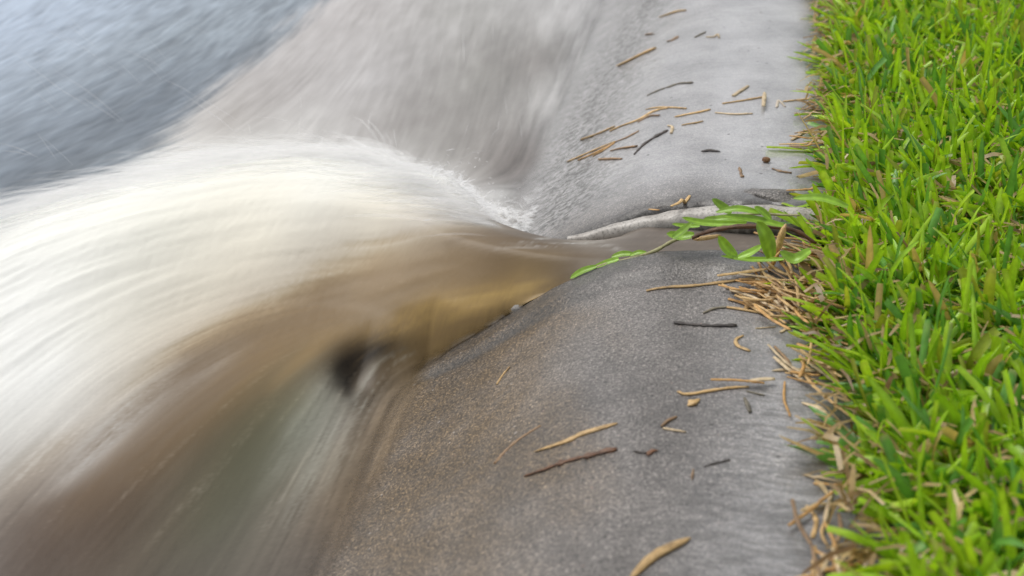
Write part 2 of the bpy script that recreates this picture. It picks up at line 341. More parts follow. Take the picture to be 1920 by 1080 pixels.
AIR = [
    ('stem', 'stem', 0.0052, [(-0.038, 1.018, 0.1416), (-0.0523, 1.018, 0.1358), (-0.0673, 1.018, 0.1253), (-0.0872, 1.018, 0.1161), (-0.1041, 1.018, 0.1114), (-0.1189, 1.018, 0.1039), (-0.1313, 1.018, 0.0971)]),
    ('leaf', 'leaf', 0.0056, [(-0.113, 1.014, 0.1092), (-0.124, 1.014, 0.104), (-0.1338, 1.014, 0.0969)]),
    ('leaf', 'leaf', 0.0052, [(-0.0955, 1.016, 0.1164), (-0.1047, 1.016, 0.1123), (-0.1157, 1.016, 0.1071)]),
    ('leaf', 'leaf', 0.0052, [(-0.0852, 1.022, 0.1191), (-0.0937, 1.022, 0.1179), (-0.1021, 1.022, 0.1148)]),
    ('leaf', 'leaf', 0.0039, [(-0.0741, 1.02, 0.1219), (-0.0808, 1.02, 0.1214), (-0.0875, 1.02, 0.118)]),
    ('leaf', 'leaf', 0.0078, [(-0.0369, 1.01, 0.1449), (-0.0475, 1.01, 0.1427), (-0.0583, 1.01, 0.1445)]),
    ('leaf', 'leaf', 0.0065, [(-0.0529, 1.004, 0.1441), (-0.0458, 1.004, 0.1501), (-0.0389, 1.004, 0.1579)]),
    ('leaf', 'leaf', 0.0056, [(0.0023, 1.012, 0.1567), (-0.022, 1.012, 0.1547), (-0.0364, 1.012, 0.1554), (-0.0472, 1.012, 0.1582)]),
    ('leaf', 'leaf', 0.0039, [(-0.0337, 1.024, 0.1466), (-0.0449, 1.024, 0.1457), (-0.0554, 1.024, 0.1467)]),
    ('leaf', 'leaf', 0.006, [(0.0023, 1.02, 0.154), (-0.0102, 1.02, 0.1566), (-0.0224, 1.02, 0.1548), (-0.0307, 1.02, 0.155)]),
    ('shoot_stem', 'stem', 0.0034, [(0.0417, 1.012, 0.167), (0.0217, 1.012, 0.1663), (0.0097, 1.012, 0.1662), (-0.0083, 1.012, 0.1626)]),
    ('shoot_leaf', 'leaf', 0.0069, [(-0.0096, 1.006, 0.1678), (-0.0163, 1.006, 0.1713), (-0.0252, 1.006, 0.1781)]),
    ('shoot_leaf', 'leaf', 0.0056, [(0.0111, 1.0, 0.1721), (-0.0054, 1.0, 0.1738), (-0.0216, 1.0, 0.1699)]),
    ('shoot_leaf', 'leaf', 0.006, [(0.0301, 0.996, 0.1643), (0.0079, 0.996, 0.1678), (-0.0165, 0.996, 0.1694)]),
    ('shoot_leaf', 'leaf', 0.0056, [(0.0199, 1.0, 0.167), (0.0134, 1.0, 0.1727), (0.0068, 1.0, 0.1766)]),
    ('shoot_leaf', 'leaf', 0.0065, [(0.0755, 1.0, 0.1819), (0.0555, 1.0, 0.1873), (0.0349, 1.0, 0.1857)]),
    ('low_stem', 'stem', 0.0034, [(0.0517, 0.985, 0.1429), (0.0305, 0.985, 0.1419), (0.0083, 0.985, 0.1409), (-0.0036, 0.985, 0.1404)]),
    ('low_leaf', 'leaf', 0.0082, [(-0.0037, 0.98, 0.1432), (-0.0113, 0.98, 0.1497), (-0.0179, 0.98, 0.1593)]),
    ('low_leaf', 'leaf', 0.006, [(-0.002, 0.975, 0.1453), (0.0071, 0.975, 0.15), (0.0156, 0.975, 0.1569)]),
    ('low_leaf', 'leaf', 0.0103, [(0.0222, 0.975, 0.1478), (0.0171, 0.975, 0.1632), (0.0095, 0.975, 0.1756)]),
    ('low_leaf', 'leaf', 0.0043, [(0.0318, 0.978, 0.1454), (0.0083, 0.978, 0.1429), (-0.0148, 0.978, 0.1441)]),
    ('low_leaf', 'leaf', 0.0086, [(0.0505, 0.975, 0.1554), (0.0395, 0.975, 0.147), (0.0281, 0.975, 0.1527)]),
    ('brown_stem', 'rust', 0.0056, [(0.0556, 1.008, 0.1467), (0.0358, 1.008, 0.1567), (0.004, 1.008, 0.1568), (-0.0212, 1.008, 0.1516), (-0.0383, 1.008, 0.1434)]),
    ('brown_sheath', 'tan', 0.0052, [(-0.0165, 1.012, 0.1457), (-0.0274, 1.012, 0.1425), (-0.0384, 1.012, 0.1402)]),
    ('brown_sheath', 'tan', 0.0086, [(0.0234, 0.99, 0.1407), (0.0278, 0.99, 0.1545), (0.0305, 0.99, 0.1688)]),
    ('brown_sheath', 'orange', 0.0052, [(0.0211, 0.985, 0.1303), (0.0237, 0.985, 0.1373), (0.0283, 0.985, 0.1489)]),
]

MARKS = [
    ('tan', 0.0182, 0.62, [(-0.1329, 1.0418), (-0.1907, 1.0416), (-0.2609, 1.0487), (-0.3236, 1.0353), (-0.3688, 0.9684), (-0.3976, 0.8739), (-0.4124, 0.7856)]),
    ('tan', 0.0134, 0.5, [(-0.2723, 1.0578), (-0.3355, 1.0446), (-0.3836, 0.9859), (-0.4129, 0.8914)]),
    ('gold', 0.0106, 0.62, [(-0.1465, 1.0161), (-0.1867, 1.0194), (-0.2261, 1.0139), (-0.2664, 1.0099), (-0.3041, 0.9961)]),
    ('gold', 0.007, 0.4, [(-0.2904, 1.0146), (-0.3298, 0.9901), (-0.3457, 0.9522), (-0.358, 0.9079)]),
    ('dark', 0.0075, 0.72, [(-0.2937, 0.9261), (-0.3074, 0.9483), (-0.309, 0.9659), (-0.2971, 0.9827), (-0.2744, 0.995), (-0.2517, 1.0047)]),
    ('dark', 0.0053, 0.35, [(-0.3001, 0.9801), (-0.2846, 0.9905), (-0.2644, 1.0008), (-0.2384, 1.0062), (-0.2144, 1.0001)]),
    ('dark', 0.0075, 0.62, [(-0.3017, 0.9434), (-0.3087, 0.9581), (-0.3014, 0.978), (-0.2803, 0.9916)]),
    ('white', 0.0201, 0.5, [(-0.2014, 2.0316), (-0.2059, 1.7856), (-0.21, 1.5568), (-0.2069, 1.3635)]),
    ('white', 0.0022, 0.85, [(-0.0937, 1.0506), (-0.1093, 1.0641), (-0.128, 1.0714), (-0.1498, 1.0663), (-0.1713, 1.0593), (-0.2026, 1.0575)]),
    ('white', 0.0018, 0.7, [(-0.1151, 1.076), (-0.144, 1.1251), (-0.1691, 1.0736), (-0.1993, 1.0638)]),
    ('pale', 0.01, 0.34, [(-0.3149, 0.9446), (-0.3187, 0.9055), (-0.3238, 0.8603), (-0.3288, 0.7956)]),
    ('pale', 0.0072, 0.28, [(-0.3022, 0.93), (-0.3001, 0.8713), (-0.2969, 0.808), (-0.2959, 0.7449)]),
    ('pale', 0.0058, 0.25, [(-0.2888, 0.971), (-0.2906, 0.9274), (-0.2821, 0.8672), (-0.2836, 0.8037)]),
    ('pale', 0.0052, 0.5, [(-0.2629, 0.9942), (-0.2804, 0.9732), (-0.2862, 0.9434), (-0.2781, 0.8979)]),
    ('yellow', 0.0053, 0.5, [(-0.1313, 1.0146), (-0.1652, 1.0234), (-0.1958, 1.0208), (-0.2305, 1.013), (-0.2653, 1.0048)]),
    ('yellow', 0.0071, 0.3, [(-0.1837, 1.0279), (-0.2278, 1.0228), (-0.2723, 1.016), (-0.3143, 0.9833)]),
    ('white', 0.0189, 0.35, [(-0.4027, 0.9608), (-0.4302, 0.9021), (-0.4584, 0.8166), (-0.4728, 0.7362)]),
    ('white', 0.0125, 0.3, [(-0.437, 0.9309), (-0.4488, 0.8328), (-0.4604, 0.7511)]),
    ('white', 0.0074, 0.8, [(-0.1732, 1.2863), (-0.1931, 1.2917), (-0.2051, 1.2834)]),
    ('white', 0.0128, 0.85, [(-0.2498, 1.1753), (-0.2567, 1.3265), (-0.232, 1.3453)]),
    ('white', 0.0084, 0.85, [(-0.2563, 1.1363), (-0.2321, 1.1127), (-0.2052, 1.0958)]),
    ('white', 0.0064, 0.6, [(-0.2354, 1.2865), (-0.219, 1.302), (-0.1797, 1.2382)]),
    ('brown', 0.0144, 0.6, [(-0.333, 1.0349), (-0.4069, 0.9598), (-0.4275, 0.8954), (-0.433, 0.7965), (-0.4405, 0.7172)]),
    ('brown', 0.0101, 0.5, [(-0.3773, 0.9665), (-0.4076, 0.8778), (-0.4171, 0.7778)]),
    ('green', 0.0201, 0.38, [(-0.3279, 0.9077), (-0.3462, 0.8345), (-0.3439, 0.7303)]),
]

SPRAY = [
    (0.0012, [(-0.4031, 1.8734, 0.03), (-0.3881, 1.8022, 0.03), (-0.3743, 1.7399, 0.03)]),
    (0.001, [(-0.4448, 1.5432, 0.03), (-0.4397, 1.5128, 0.03), (-0.4277, 1.4709, 0.03)]),
    (0.001, [(-0.4568, 1.3252, 0.05), (-0.4582, 1.3635, 0.05), (-0.4585, 1.4037, 0.05)]),
    (0.001, [(-0.4524, 1.3336, 0.05), (-0.4562, 1.3765, 0.05), (-0.4594, 1.3986, 0.05)]),
    (0.0007, [(-0.3044, 1.3853, 0.04), (-0.2933, 1.4108, 0.04), (-0.2771, 1.4184, 0.04)]),
    (0.0007, [(-0.2838, 1.4531, 0.04), (-0.2826, 1.4786, 0.04), (-0.2771, 1.4951, 0.04)]),
    (0.0007, [(-0.9991, 1.6964, 0.04), (-0.8597, 1.5539, 0.04), (-0.7518, 1.4567, 0.04)]),
    (0.0007, [(-0.8722, 1.5937, 0.04), (-0.7863, 1.5167, 0.04), (-0.7036, 1.4294, 0.04)]),
    (0.001, [(-0.7988, 1.3217, 0.05), (-0.7671, 1.3083, 0.05), (-0.7377, 1.2887, 0.05)]),
    (0.001, [(-0.7881, 1.3014, 0.05), (-0.769, 1.3001, 0.05), (-0.7472, 1.2931, 0.05)]),
    (0.0007, [(-0.7947, 1.5055, 0.04), (-0.7496, 1.4663, 0.04), (-0.711, 1.4316, 0.04)]),
    (0.0007, [(-0.402, 1.6057, 0.05), (-0.4059, 1.6358, 0.05), (-0.4054, 1.657, 0.05)]),
    (0.0015, [(-0.2898, 1.4194, 0.03), (-0.288, 1.4103, 0.03)]),
    (0.0004, [(-0.8387, 1.7892, 0.05), (-0.8075, 1.7665, 0.05), (-0.7724, 1.733, 0.05)]),
    (0.0005, [(-0.5642, 1.3964, 0.05), (-0.5286, 1.3652, 0.05), (-0.4926, 1.3279, 0.05)]),
    (0.0005, [(-0.5826, 1.7238, 0.05), (-0.5797, 1.7034, 0.05), (-0.5749, 1.677, 0.05)]),
    (0.0005, [(-0.2573, 1.4906, 0.05), (-0.2509, 1.4608, 0.05), (-0.2437, 1.4258, 0.05)]),
    (0.0007, [(-0.669, 1.5125, 0.05), (-0.6289, 1.4725, 0.05), (-0.5877, 1.428, 0.05)]),
    (0.0004, [(-0.8173, 1.4976, 0.05), (-0.7797, 1.4698, 0.05), (-0.7403, 1.4362, 0.05)]),
    (0.0006, [(-0.6652, 1.828, 0.05), (-0.6468, 1.7826, 0.05), (-0.6268, 1.7301, 0.05)]),
    (0.0007, [(-0.6256, 1.3888, 0.05), (-0.5915, 1.3539, 0.05), (-0.5562, 1.3135, 0.05)]),
    (0.0004, [(-0.5774, 1.6435, 0.05), (-0.5689, 1.6172, 0.05), (-0.5586, 1.5838, 0.05)]),
    (0.0006, [(-0.6389, 1.4294, 0.05), (-0.6224, 1.4166, 0.05), (-0.6031, 1.3979, 0.05)]),
    (0.0008, [(-0.7066, 1.5533, 0.05), (-0.6763, 1.5307, 0.05), (-0.6441, 1.4997, 0.05)]),
    (0.0005, [(-0.7897, 1.6056, 0.05), (-0.7573, 1.5689, 0.05), (-0.7223, 1.5244, 0.05)]),
    (0.0007, [(-0.6189, 1.4633, 0.05), (-0.5913, 1.4344, 0.05), (-0.5619, 1.4002, 0.05)]),
    (0.0006, [(-0.9507, 1.7954, 0.05), (-0.9079, 1.7435, 0.05), (-0.8625, 1.6856, 0.05)]),
    (0.0004, [(-0.7799, 1.6539, 0.05), (-0.7503, 1.6213, 0.05), (-0.7178, 1.5822, 0.05)]),
    (0.0008, [(-0.3902, 1.4376, 0.05), (-0.3812, 1.4093, 0.05), (-0.3707, 1.3775, 0.05)]),
    (0.0005, [(-0.9442, 1.6498, 0.05), (-0.8903, 1.6073, 0.05), (-0.8344, 1.5572, 0.05)]),
    (0.0005, [(-0.264, 1.5887, 0.05), (-0.2593, 1.5684, 0.05), (-0.2536, 1.5414, 0.05)]),
    (0.0005, [(-0.6767, 1.795, 0.05), (-0.6624, 1.7478, 0.05), (-0.6449, 1.6918, 0.05)]),
    (0.0005, [(-1.0264, 1.7953, 0.05), (-0.9808, 1.7406, 0.05), (-0.9338, 1.6824, 0.05)]),
    (0.0005, [(-0.7993, 1.7988, 0.05), (-0.7525, 1.7662, 0.05), (-0.7025, 1.7237, 0.05)]),
    (0.0004, [(-0.9845, 1.7947, 0.05), (-0.9437, 1.7472, 0.05), (-0.8995, 1.6909, 0.05)]),
    (0.0004, [(-0.8748, 1.5479, 0.05), (-0.8335, 1.4987, 0.05), (-0.7912, 1.4454, 0.05)]),
    (0.0006, [(-0.5071, 1.4707, 0.05), (-0.4978, 1.4355, 0.05), (-0.4867, 1.397, 0.05)]),
    (0.0005, [(-0.7589, 1.6132, 0.05), (-0.7328, 1.5816, 0.05), (-0.7047, 1.5455, 0.05)]),
    (0.0005, [(-0.2806, 1.4847, 0.05), (-0.279, 1.4728, 0.05), (-0.2768, 1.4545, 0.05)]),
    (0.0004, [(-0.8064, 1.7245, 0.05), (-0.7666, 1.6723, 0.05), (-0.7256, 1.6149, 0.05)]),
    (0.0005, [(-0.7708, 1.3545, 0.05), (-0.7313, 1.3162, 0.05), (-0.6919, 1.2757, 0.05)]),
    (0.0006, [(-0.2884, 1.5671, 0.05), (-0.2815, 1.5364, 0.05), (-0.2736, 1.4999, 0.05)]),
    (0.0007, [(-0.914, 1.7052, 0.05), (-0.858, 1.6537, 0.05), (-0.8021, 1.5969, 0.05)]),
    (0.0007, [(-0.6473, 1.5029, 0.05), (-0.6088, 1.4706, 0.05), (-0.57, 1.4329, 0.05)]),
    (0.0007, [(-0.5256, 1.5247, 0.05), (-0.5193, 1.5069, 0.05), (-0.511, 1.4808, 0.05)]),
    (0.0006, [(-0.307, 1.9025, 0.05), (-0.296, 1.8529, 0.05), (-0.2835, 1.7938, 0.05)]),
    (0.0006, [(-0.781, 1.3661, 0.05), (-0.7478, 1.326, 0.05), (-0.7142, 1.2837, 0.05)]),
    (0.0007, [(-0.9495, 1.726, 0.05), (-0.904, 1.6877, 0.05), (-0.8554, 1.6404, 0.05)]),
    (0.0004, [(-0.3123, 1.8079, 0.05), (-0.3091, 1.761, 0.05), (-0.3045, 1.7076, 0.05)]),
    (0.0007, [(-0.3613, 1.8641, 0.05), (-0.3515, 1.8205, 0.05), (-0.3403, 1.7694, 0.05)]),
    (0.0005, [(-0.4801, 1.4283, 0.05), (-0.4751, 1.4024, 0.05), (-0.4678, 1.3697, 0.05)]),
    (0.0004, [(-0.2836, 1.5106, 0.05), (-0.2803, 1.4864, 0.05), (-0.2759, 1.4564, 0.05)]),
    (0.0006, [(-0.8539, 1.497, 0.05), (-0.8125, 1.4564, 0.05), (-0.7692, 1.4096, 0.05)]),
    (0.0004, [(-0.8409, 1.625, 0.05), (-0.7984, 1.5932, 0.05), (-0.7532, 1.5531, 0.05)]),
    (0.0005, [(-0.3122, 1.4807, 0.05), (-0.311, 1.4569, 0.05), (-0.308, 1.4257, 0.05)]),
    (0.0008, [(-0.4005, 1.7354, 0.05), (-0.3971, 1.7043, 0.05), (-0.3912, 1.666, 0.05)]),
    (0.0006, [(-0.9406, 1.7632, 0.05), (-0.8871, 1.7076, 0.05), (-0.8328, 1.6467, 0.05)]),
    (0.0007, [(-0.5536, 1.4238, 0.05), (-0.5484, 1.4127, 0.05), (-0.5406, 1.394, 0.05)]),
    (0.0007, [(-0.8165, 1.6657, 0.05), (-0.7732, 1.6349, 0.05), (-0.7297, 1.5991, 0.05)]),
]

# ------------------------------------------------------------------ helpers
def tag(o, label=None, cat=None, group=None, kind=None):
    if label: o['label'] = label
    if cat: o['category'] = cat
    if group: o['group'] = group
    if kind: o['kind'] = kind
    return o

def obj(name, me, mat=None, parent=None):
    o = bpy.data.objects.new(name, me); COL.objects.link(o)
    if mat: me.materials.append(mat)
    if parent: o.parent = parent
    return o

def mesh_np(name, V, F4=None, F3=None, smooth=True, cols=None, fattr=None, vattr=None):
    """build a mesh quickly from numpy arrays; cols: dict name -> (n,3|4) colours"""
    me = bpy.data.meshes.new(name)
    V = np.asarray(V, np.float32)
    nq = 0 if F4 is None else len(F4); nt = 0 if F3 is None else len(F3)
    me.vertices.add(len(V)); me.vertices.foreach_set('co', V.ravel())
    loops = []
    if nq: loops.append(np.asarray(F4, np.int32).ravel())
    if nt: loops.append(np.asarray(F3, np.int32).ravel())
    loops = np.concatenate(loops)
    me.loops.add(len(loops)); me.loops.foreach_set('vertex_index', loops)
    start = np.concatenate([np.arange(nq) * 4, nq * 4 + np.arange(nt) * 3]).astype(np.int32)
    me.polygons.add(nq + nt); me.polygons.foreach_set('loop_start', start)
    if smooth: me.polygons.foreach_set('use_smooth', np.ones(nq + nt, bool))
    for k, c in (cols or {}).items():
        c = np.asarray(c, np.float32)
        if c.shape[1] == 3: c = np.hstack([c, np.ones((len(c), 1), np.float32)])
        a = me.attributes.new(k, 'FLOAT_COLOR', 'POINT'); a.data.foreach_set('color', c.ravel())
    for k, c in (vattr or {}).items():
        a = me.attributes.new(k, 'FLOAT', 'POINT'); a.data.foreach_set('value', np.asarray(c, np.float32).ravel())
    me.update(calc_edges=True); me.validate()
    return me

def grid_faces(ny, nx):
    i = np.arange(ny - 1)[:, None] * nx + np.arange(nx - 1)[None]
    i = i.ravel()
    return np.stack([i, i + 1, i + nx + 1, i + nx], 1)

# ------------------------------------------------------------------ materials
class NT:
    def __init__(self, name):
        self.m = bpy.data.materials.new(name); self.m.use_nodes = True
        self.t = self.m.node_tree; self.t.nodes.clear()
        self.out = self.t.nodes.new('ShaderNodeOutputMaterial')
    def n(self, kind, **kw):
        nd = self.t.nodes.new(kind)
        for k, v in kw.items():
            if k.startswith('_'): setattr(nd, k[1:], v)
        return nd
    def set(self, nd, **kw):
        for k, v in kw.items():
            s = nd.inputs[k.replace('_', ' ')]
            if isinstance(v, bpy.types.NodeSocket): self.t.links.new(v, s)
            else: s.default_value = v
        return nd
    def link(self, a, b): self.t.links.new(a, b)
    def attr(self, name): return self.n('ShaderNodeAttribute', _attribute_name=name)
    def coords(self, scale=(1, 1, 1)):
        tc = self.n('ShaderNodeTexCoord'); mp = self.n('ShaderNodeMapping')
        mp.inputs['Scale'].default_value = scale
        self.link(tc.outputs['Object'], mp.inputs['Vector']); return mp.outputs[0]
    def noise(self, vec, scale, detail=3, rough=.55, dist=0):
        nd = self.n('ShaderNodeTexNoise'); self.link(vec, nd.inputs['Vector'])
        self.set(nd, Scale=scale, Detail=detail, Roughness=rough, Distortion=dist); return nd.outputs['Fac']
    def ramp(self, fac, stops):
        nd = self.n('ShaderNodeValToRGB'); el = nd.color_ramp.elements
        while len(el) < len(stops): el.new(.5)
        for e, (p, c) in zip(el, stops):
            e.position = p; e.color = tuple(c) + (1,) if len(c) == 3 else c
        self.link(fac, nd.inputs[0]); return nd.outputs[0]
    def mix(self, fac, a, b, blend='MIX'):
        nd = self.n('ShaderNodeMix', _data_type='RGBA', _blend_type=blend)
        for v, s in ((fac, nd.inputs[0]), (a, nd.inputs[6]), (b, nd.inputs[7])):
            if isinstance(v, bpy.types.NodeSocket): self.link(v, s)
            else: s.default_value = v if not isinstance(v, tuple) else tuple(v) + (1,) * (4 - len(v))
        return nd.outputs[2]
    def math(self, op, a, b=0.0, clamp=False):
        nd = self.n('ShaderNodeMath', _operation=op, _use_clamp=clamp)
        for v, s in ((a, nd.inputs[0]), (b, nd.inputs[1])):
            if isinstance(v, bpy.types.NodeSocket): self.link(v, s)
            else: s.default_value = v
        return nd.outputs[0]
    def bump(self, h, strength, dist, normal=None):
        nd = self.n('ShaderNodeBump'); self.link(h, nd.inputs['Height'])
        nd.inputs['Strength'].default_value = strength; nd.inputs['Distance'].default_value = dist
        if normal: self.link(normal, nd.inputs['Normal'])
        return nd.outputs[0]
    def surf(self, s): self.link(s, self.out.inputs['Surface']); return self.m
    def bsdf(self, **kw):
        nd = self.n('ShaderNodeBsdfPrincipled'); self.set(nd, **kw); return nd

def mat_kerb():
    t = NT('wet_concrete')
    P = t.coords()
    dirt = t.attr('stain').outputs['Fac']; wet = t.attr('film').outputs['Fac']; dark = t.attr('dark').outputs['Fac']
    big = t.noise(P, 9, 4); mid = t.noise(P, 45, 4, .6); fine = t.noise(P, 430, 3, .65); gr = t.noise(P, 800, 2, .7)
    c = t.ramp(mid, [(.25, (.175, .157, .142)), (.5, (.236, .214, .196)), (.75, (.287, .262, .242))])
    c = t.mix(.45, c, t.ramp(big, [(.3, (.177, .162, .151)), (.7, (.276, .252, .234))]))
    # brown algae and silt towards the gutter
    db = t.math('MULTIPLY', dirt, t.ramp(t.noise(P, 26, 5, .65), [(.2, (.45,) * 3), (.6, (1,) * 3)]))
    c = t.mix(db, c, t.ramp(fine, [(.3, (.052, .032, .012)), (.52, (.150, .095, .040)), (.72, (.31, .21, .10))]))
    # sand grains: dark pits and pale specks
    c = t.mix(1.0, c, t.ramp(gr, [(.30, (.22,) * 3), (.44, (.84,) * 3), (.56, (1.06,) * 3), (.70, (2.5,) * 3)]), 'MULTIPLY')
    c = t.mix(1.0, c, t.ramp(fine, [(.32, (.48,) * 3), (.68, (1.5,) * 3)]), 'MULTIPLY')
    vo = t.n('ShaderNodeTexVoronoi'); t.link(P, vo.inputs['Vector']); vo.inputs['Scale'].default_value = 210
    sp = t.ramp(vo.outputs['Distance'], [(.10, (1,) * 3), (.2, (0,) * 3)])
    sel = t.n('ShaderNodeSeparateColor'); t.link(vo.outputs['Color'], sel.inputs[0])
    few = t.math('MULTIPLY', sp, t.math('GREATER_THAN', sel.outputs[0], .91))
    c = t.mix(t.math('MULTIPLY', few, .8), c, t.mix(sel.outputs[1], (.75, .70, .64), (.42, .25, .20)))
    few2 = t.math('MULTIPLY', sp, t.math('LESS_THAN', sel.outputs[0], .10))
    c = t.mix(t.math('MULTIPLY', few2, .7), c, (.04, .037, .035))
    c = t.mix(t.math('MULTIPLY', wet, .55), c, (.58, .585, .605))  # pale sky sheen painted into the base colour where water runs
    v2 = t.n('ShaderNodeTexVoronoi'); t.link(P, v2.inputs['Vector']); v2.inputs['Scale'].default_value = 95
    s2 = t.n('ShaderNodeSeparateColor'); t.link(v2.outputs['Color'], s2.inputs[0])
    pit = t.math('MULTIPLY', t.ramp(v2.outputs['Distance'], [(.10, (1,) * 3), (.20, (0,) * 3)]), t.math('LESS_THAN', s2.outputs[0], .10))
    c = t.mix(t.math('MULTIPLY', pit, .7), c, (.035, .03, .026))
    peb = t.math('MULTIPLY', t.ramp(v2.outputs['Distance'], [(.10, (1,) * 3), (.17, (0,) * 3)]), t.math('GREATER_THAN', s2.outputs[1], .95))
    c = t.mix(t.math('MULTIPLY', peb, .65), c, (.56, .50, .45))
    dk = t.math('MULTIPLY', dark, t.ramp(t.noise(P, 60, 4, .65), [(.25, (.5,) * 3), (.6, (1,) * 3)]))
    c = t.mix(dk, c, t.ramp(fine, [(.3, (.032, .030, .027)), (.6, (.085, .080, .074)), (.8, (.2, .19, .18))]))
    Pq = t.coords((.24, 1, 1)); rp = t.noise(Pq, 200, 3, .6, .9)
    rm = t.math('MULTIPLY', t.attr('ripple_shade').outputs['Fac'], t.ramp(rp, [(.44, (0,) * 3), (.58, (1,) * 3)]))
    c = t.mix(rm, c, (.085, .082, .075))  # light-and-dark of the ripples' reflections painted into the base colour
    near_d = t.math('ADD', .75, t.math('MULTIPLY', wet, .25)); nd3 = t.n('ShaderNodeCombineColor')
    for k in range(3): t.link(near_d, nd3.inputs[k])
    c = t.mix(1.0, c, nd3.outputs[0], 'MULTIPLY')
    patch = t.ramp(t.noise(P, 17, 5, .62), [(.32, (.72,) * 3), (.6, (1.05,) * 3)])
    c = t.mix(1.0, c, patch, 'MULTIPLY')
    # running film of water: ripples across the slope over a gritty ground
    Pr = t.coords((.34, 1, 1))
    rip = t.noise(Pr, 150, 3, .55, .6); rip2 = t.noise(Pr, 46, 2, .5, .5)
    h = t.math('ADD', t.math('MULTIPLY', rip, .55), t.math('MULTIPLY', rip2, .9))
    grit = t.math('ADD', t.math('MULTIPLY', gr, .5), fine)
    dry = t.math('SUBTRACT', 1.0, wet, True)
    nb = t.bump(grit, .8, .0014)
    ns = t.bump(t.math('ADD', t.math('MULTIPLY', h, t.math('ADD', .25, t.math('MULTIPLY', wet, .75))), t.math('MULTIPLY', grit, t.math('ADD', .06, t.math('MULTIPLY', dry, .28)))), .48, .0026)
    rough = t.math('ADD', .10, t.math('MULTIPLY', dry, .20))
    b = t.bsdf(Base_Color=c, Roughness=.6, Normal=nb, Coat_Weight=t.math('ADD', .55, t.math('MULTIPLY', wet, .45)), Coat_Roughness=rough, Coat_IOR=1.5, Coat_Normal=ns, Specular_IOR_Level=.25)
    return t.surf(b.outputs[0])

def mat_water():
    t = NT('silty_water')
    c = t.attr('tint').outputs['Color']; op = t.attr('opacity').outputs['Fac']; ro = t.attr('rough').outputs['Fac']
    P = t.coords((1, .5, 1))
    b = t.bsdf(Base_Color=c, Roughness=ro, IOR=1.33, Specular_IOR_Level=.3, Normal=t.bump(t.noise(P, 70, 3), .12, .002))
    tr = t.n('ShaderNodeBsdfTransparent')
    mx = t.n('ShaderNodeMixShader'); t.link(op, mx.inputs[0]); t.link(tr.outputs[0], mx.inputs[1]); t.link(b.outputs[0], mx.inputs[2])
    return t.surf(mx.outputs[0])

def mat_spray():
    t = NT('foam_spray')
    c = t.attr('tint').outputs['Color']; op = t.attr('opacity').outputs['Fac']
    b0 = t.n('ShaderNodeBsdfDiffuse'); b1 = t.n('ShaderNodeBsdfTranslucent'); t.link(c, b0.inputs[0]); t.link(c, b1.inputs[0])
    b = t.n('ShaderNodeMixShader'); t.link(b0.outputs[0], b.inputs[1]); t.link(b1.outputs[0], b.inputs[2]); b.inputs[0].default_value = .2
    tr = t.n('ShaderNodeBsdfTransparent')
    mx = t.n('ShaderNodeMixShader'); t.link(op, mx.inputs[0]); t.link(tr.outputs[0], mx.inputs[1]); t.link(b.outputs[0], mx.inputs[2])
    return t.surf(mx.outputs[0])

def mat_simple(name, lo, hi, scale=40, rough=.7, bump=.3, spec=.3, stretch=(1, 1, 1)):
    t = NT(name); P = t.coords(stretch)
    f = t.noise(P, scale, 4, .65)
    b = t.bsdf(Base_Color=t.ramp(f, [(.3, lo), (.7, hi)]), Roughness=rough, Specular_IOR_Level=spec, Normal=t.bump(t.noise(P, scale * 4, 3), bump, .001))
    return t.surf(b.outputs[0])

def mat_leaf(name, thick=.38):
    t = NT(name); c = t.attr('tint').outputs['Color']
    f = t.noise(t.coords(), 160, 2)
    c = t.mix(1.0, c, t.ramp(f, [(.3, (.82,) * 3), (.7, (1.15,) * 3)]), 'MULTIPLY')
    b = t.bsdf(Base_Color=c, Roughness=.30, Specular_IOR_Level=.55)
    tl = t.n('ShaderNodeBsdfTranslucent'); t.link(t.mix(1.0, c, (1.25, 1.2, .6), 'MULTIPLY'), tl.inputs['Color'])
    mx = t.n('ShaderNodeMixShader'); mx.inputs[0].default_value = thick
    t.link(b.outputs[0], mx.inputs[1]); t.link(tl.outputs[0], mx.inputs[2])
    return t.surf(mx.outputs[0])

def mat_straw(name, dark, mid, pale):
    t = NT(name); P = t.coords()
    along = t.attr('along').outputs['Fac']; ac = t.attr('across').outputs['Fac']
    cv = t.n('ShaderNodeCombineXYZ'); t.link(t.math('MULTIPLY', along, 2.2), cv.inputs[0]); t.link(t.math('MULTIPLY', ac, 9), cv.inputs[1])
    oi = t.n('ShaderNodeObjectInfo'); t.link(t.math('MULTIPLY', oi.outputs['Random'], 40), cv.inputs[2])
    fib = t.noise(cv.outputs[0], 2.2, 4, .6); blot = t.noise(P, 120, 4, .65)
    c = t.ramp(fib, [(.28, dark), (.5, mid), (.72, pale)])
    c = t.mix(t.ramp(blot, [(.5, (0,) * 3), (.72, (.8,) * 3)]), c, tuple(v * .42 for v in dark))
    v = t.math('ADD', .8, t.math('MULTIPLY', oi.outputs['Random'], .4))
    cc = t.n('ShaderNodeCombineColor')
    for k in range(3): t.link(v, cc.inputs[k])
    c = t.mix(1.0, c, cc.outputs[0], 'MULTIPLY')
    b = t.bsdf(Base_Color=c, Roughness=.42, Specular_IOR_Level=.45, Normal=t.bump(fib, .5, .0008))
    return t.surf(b.outputs[0])

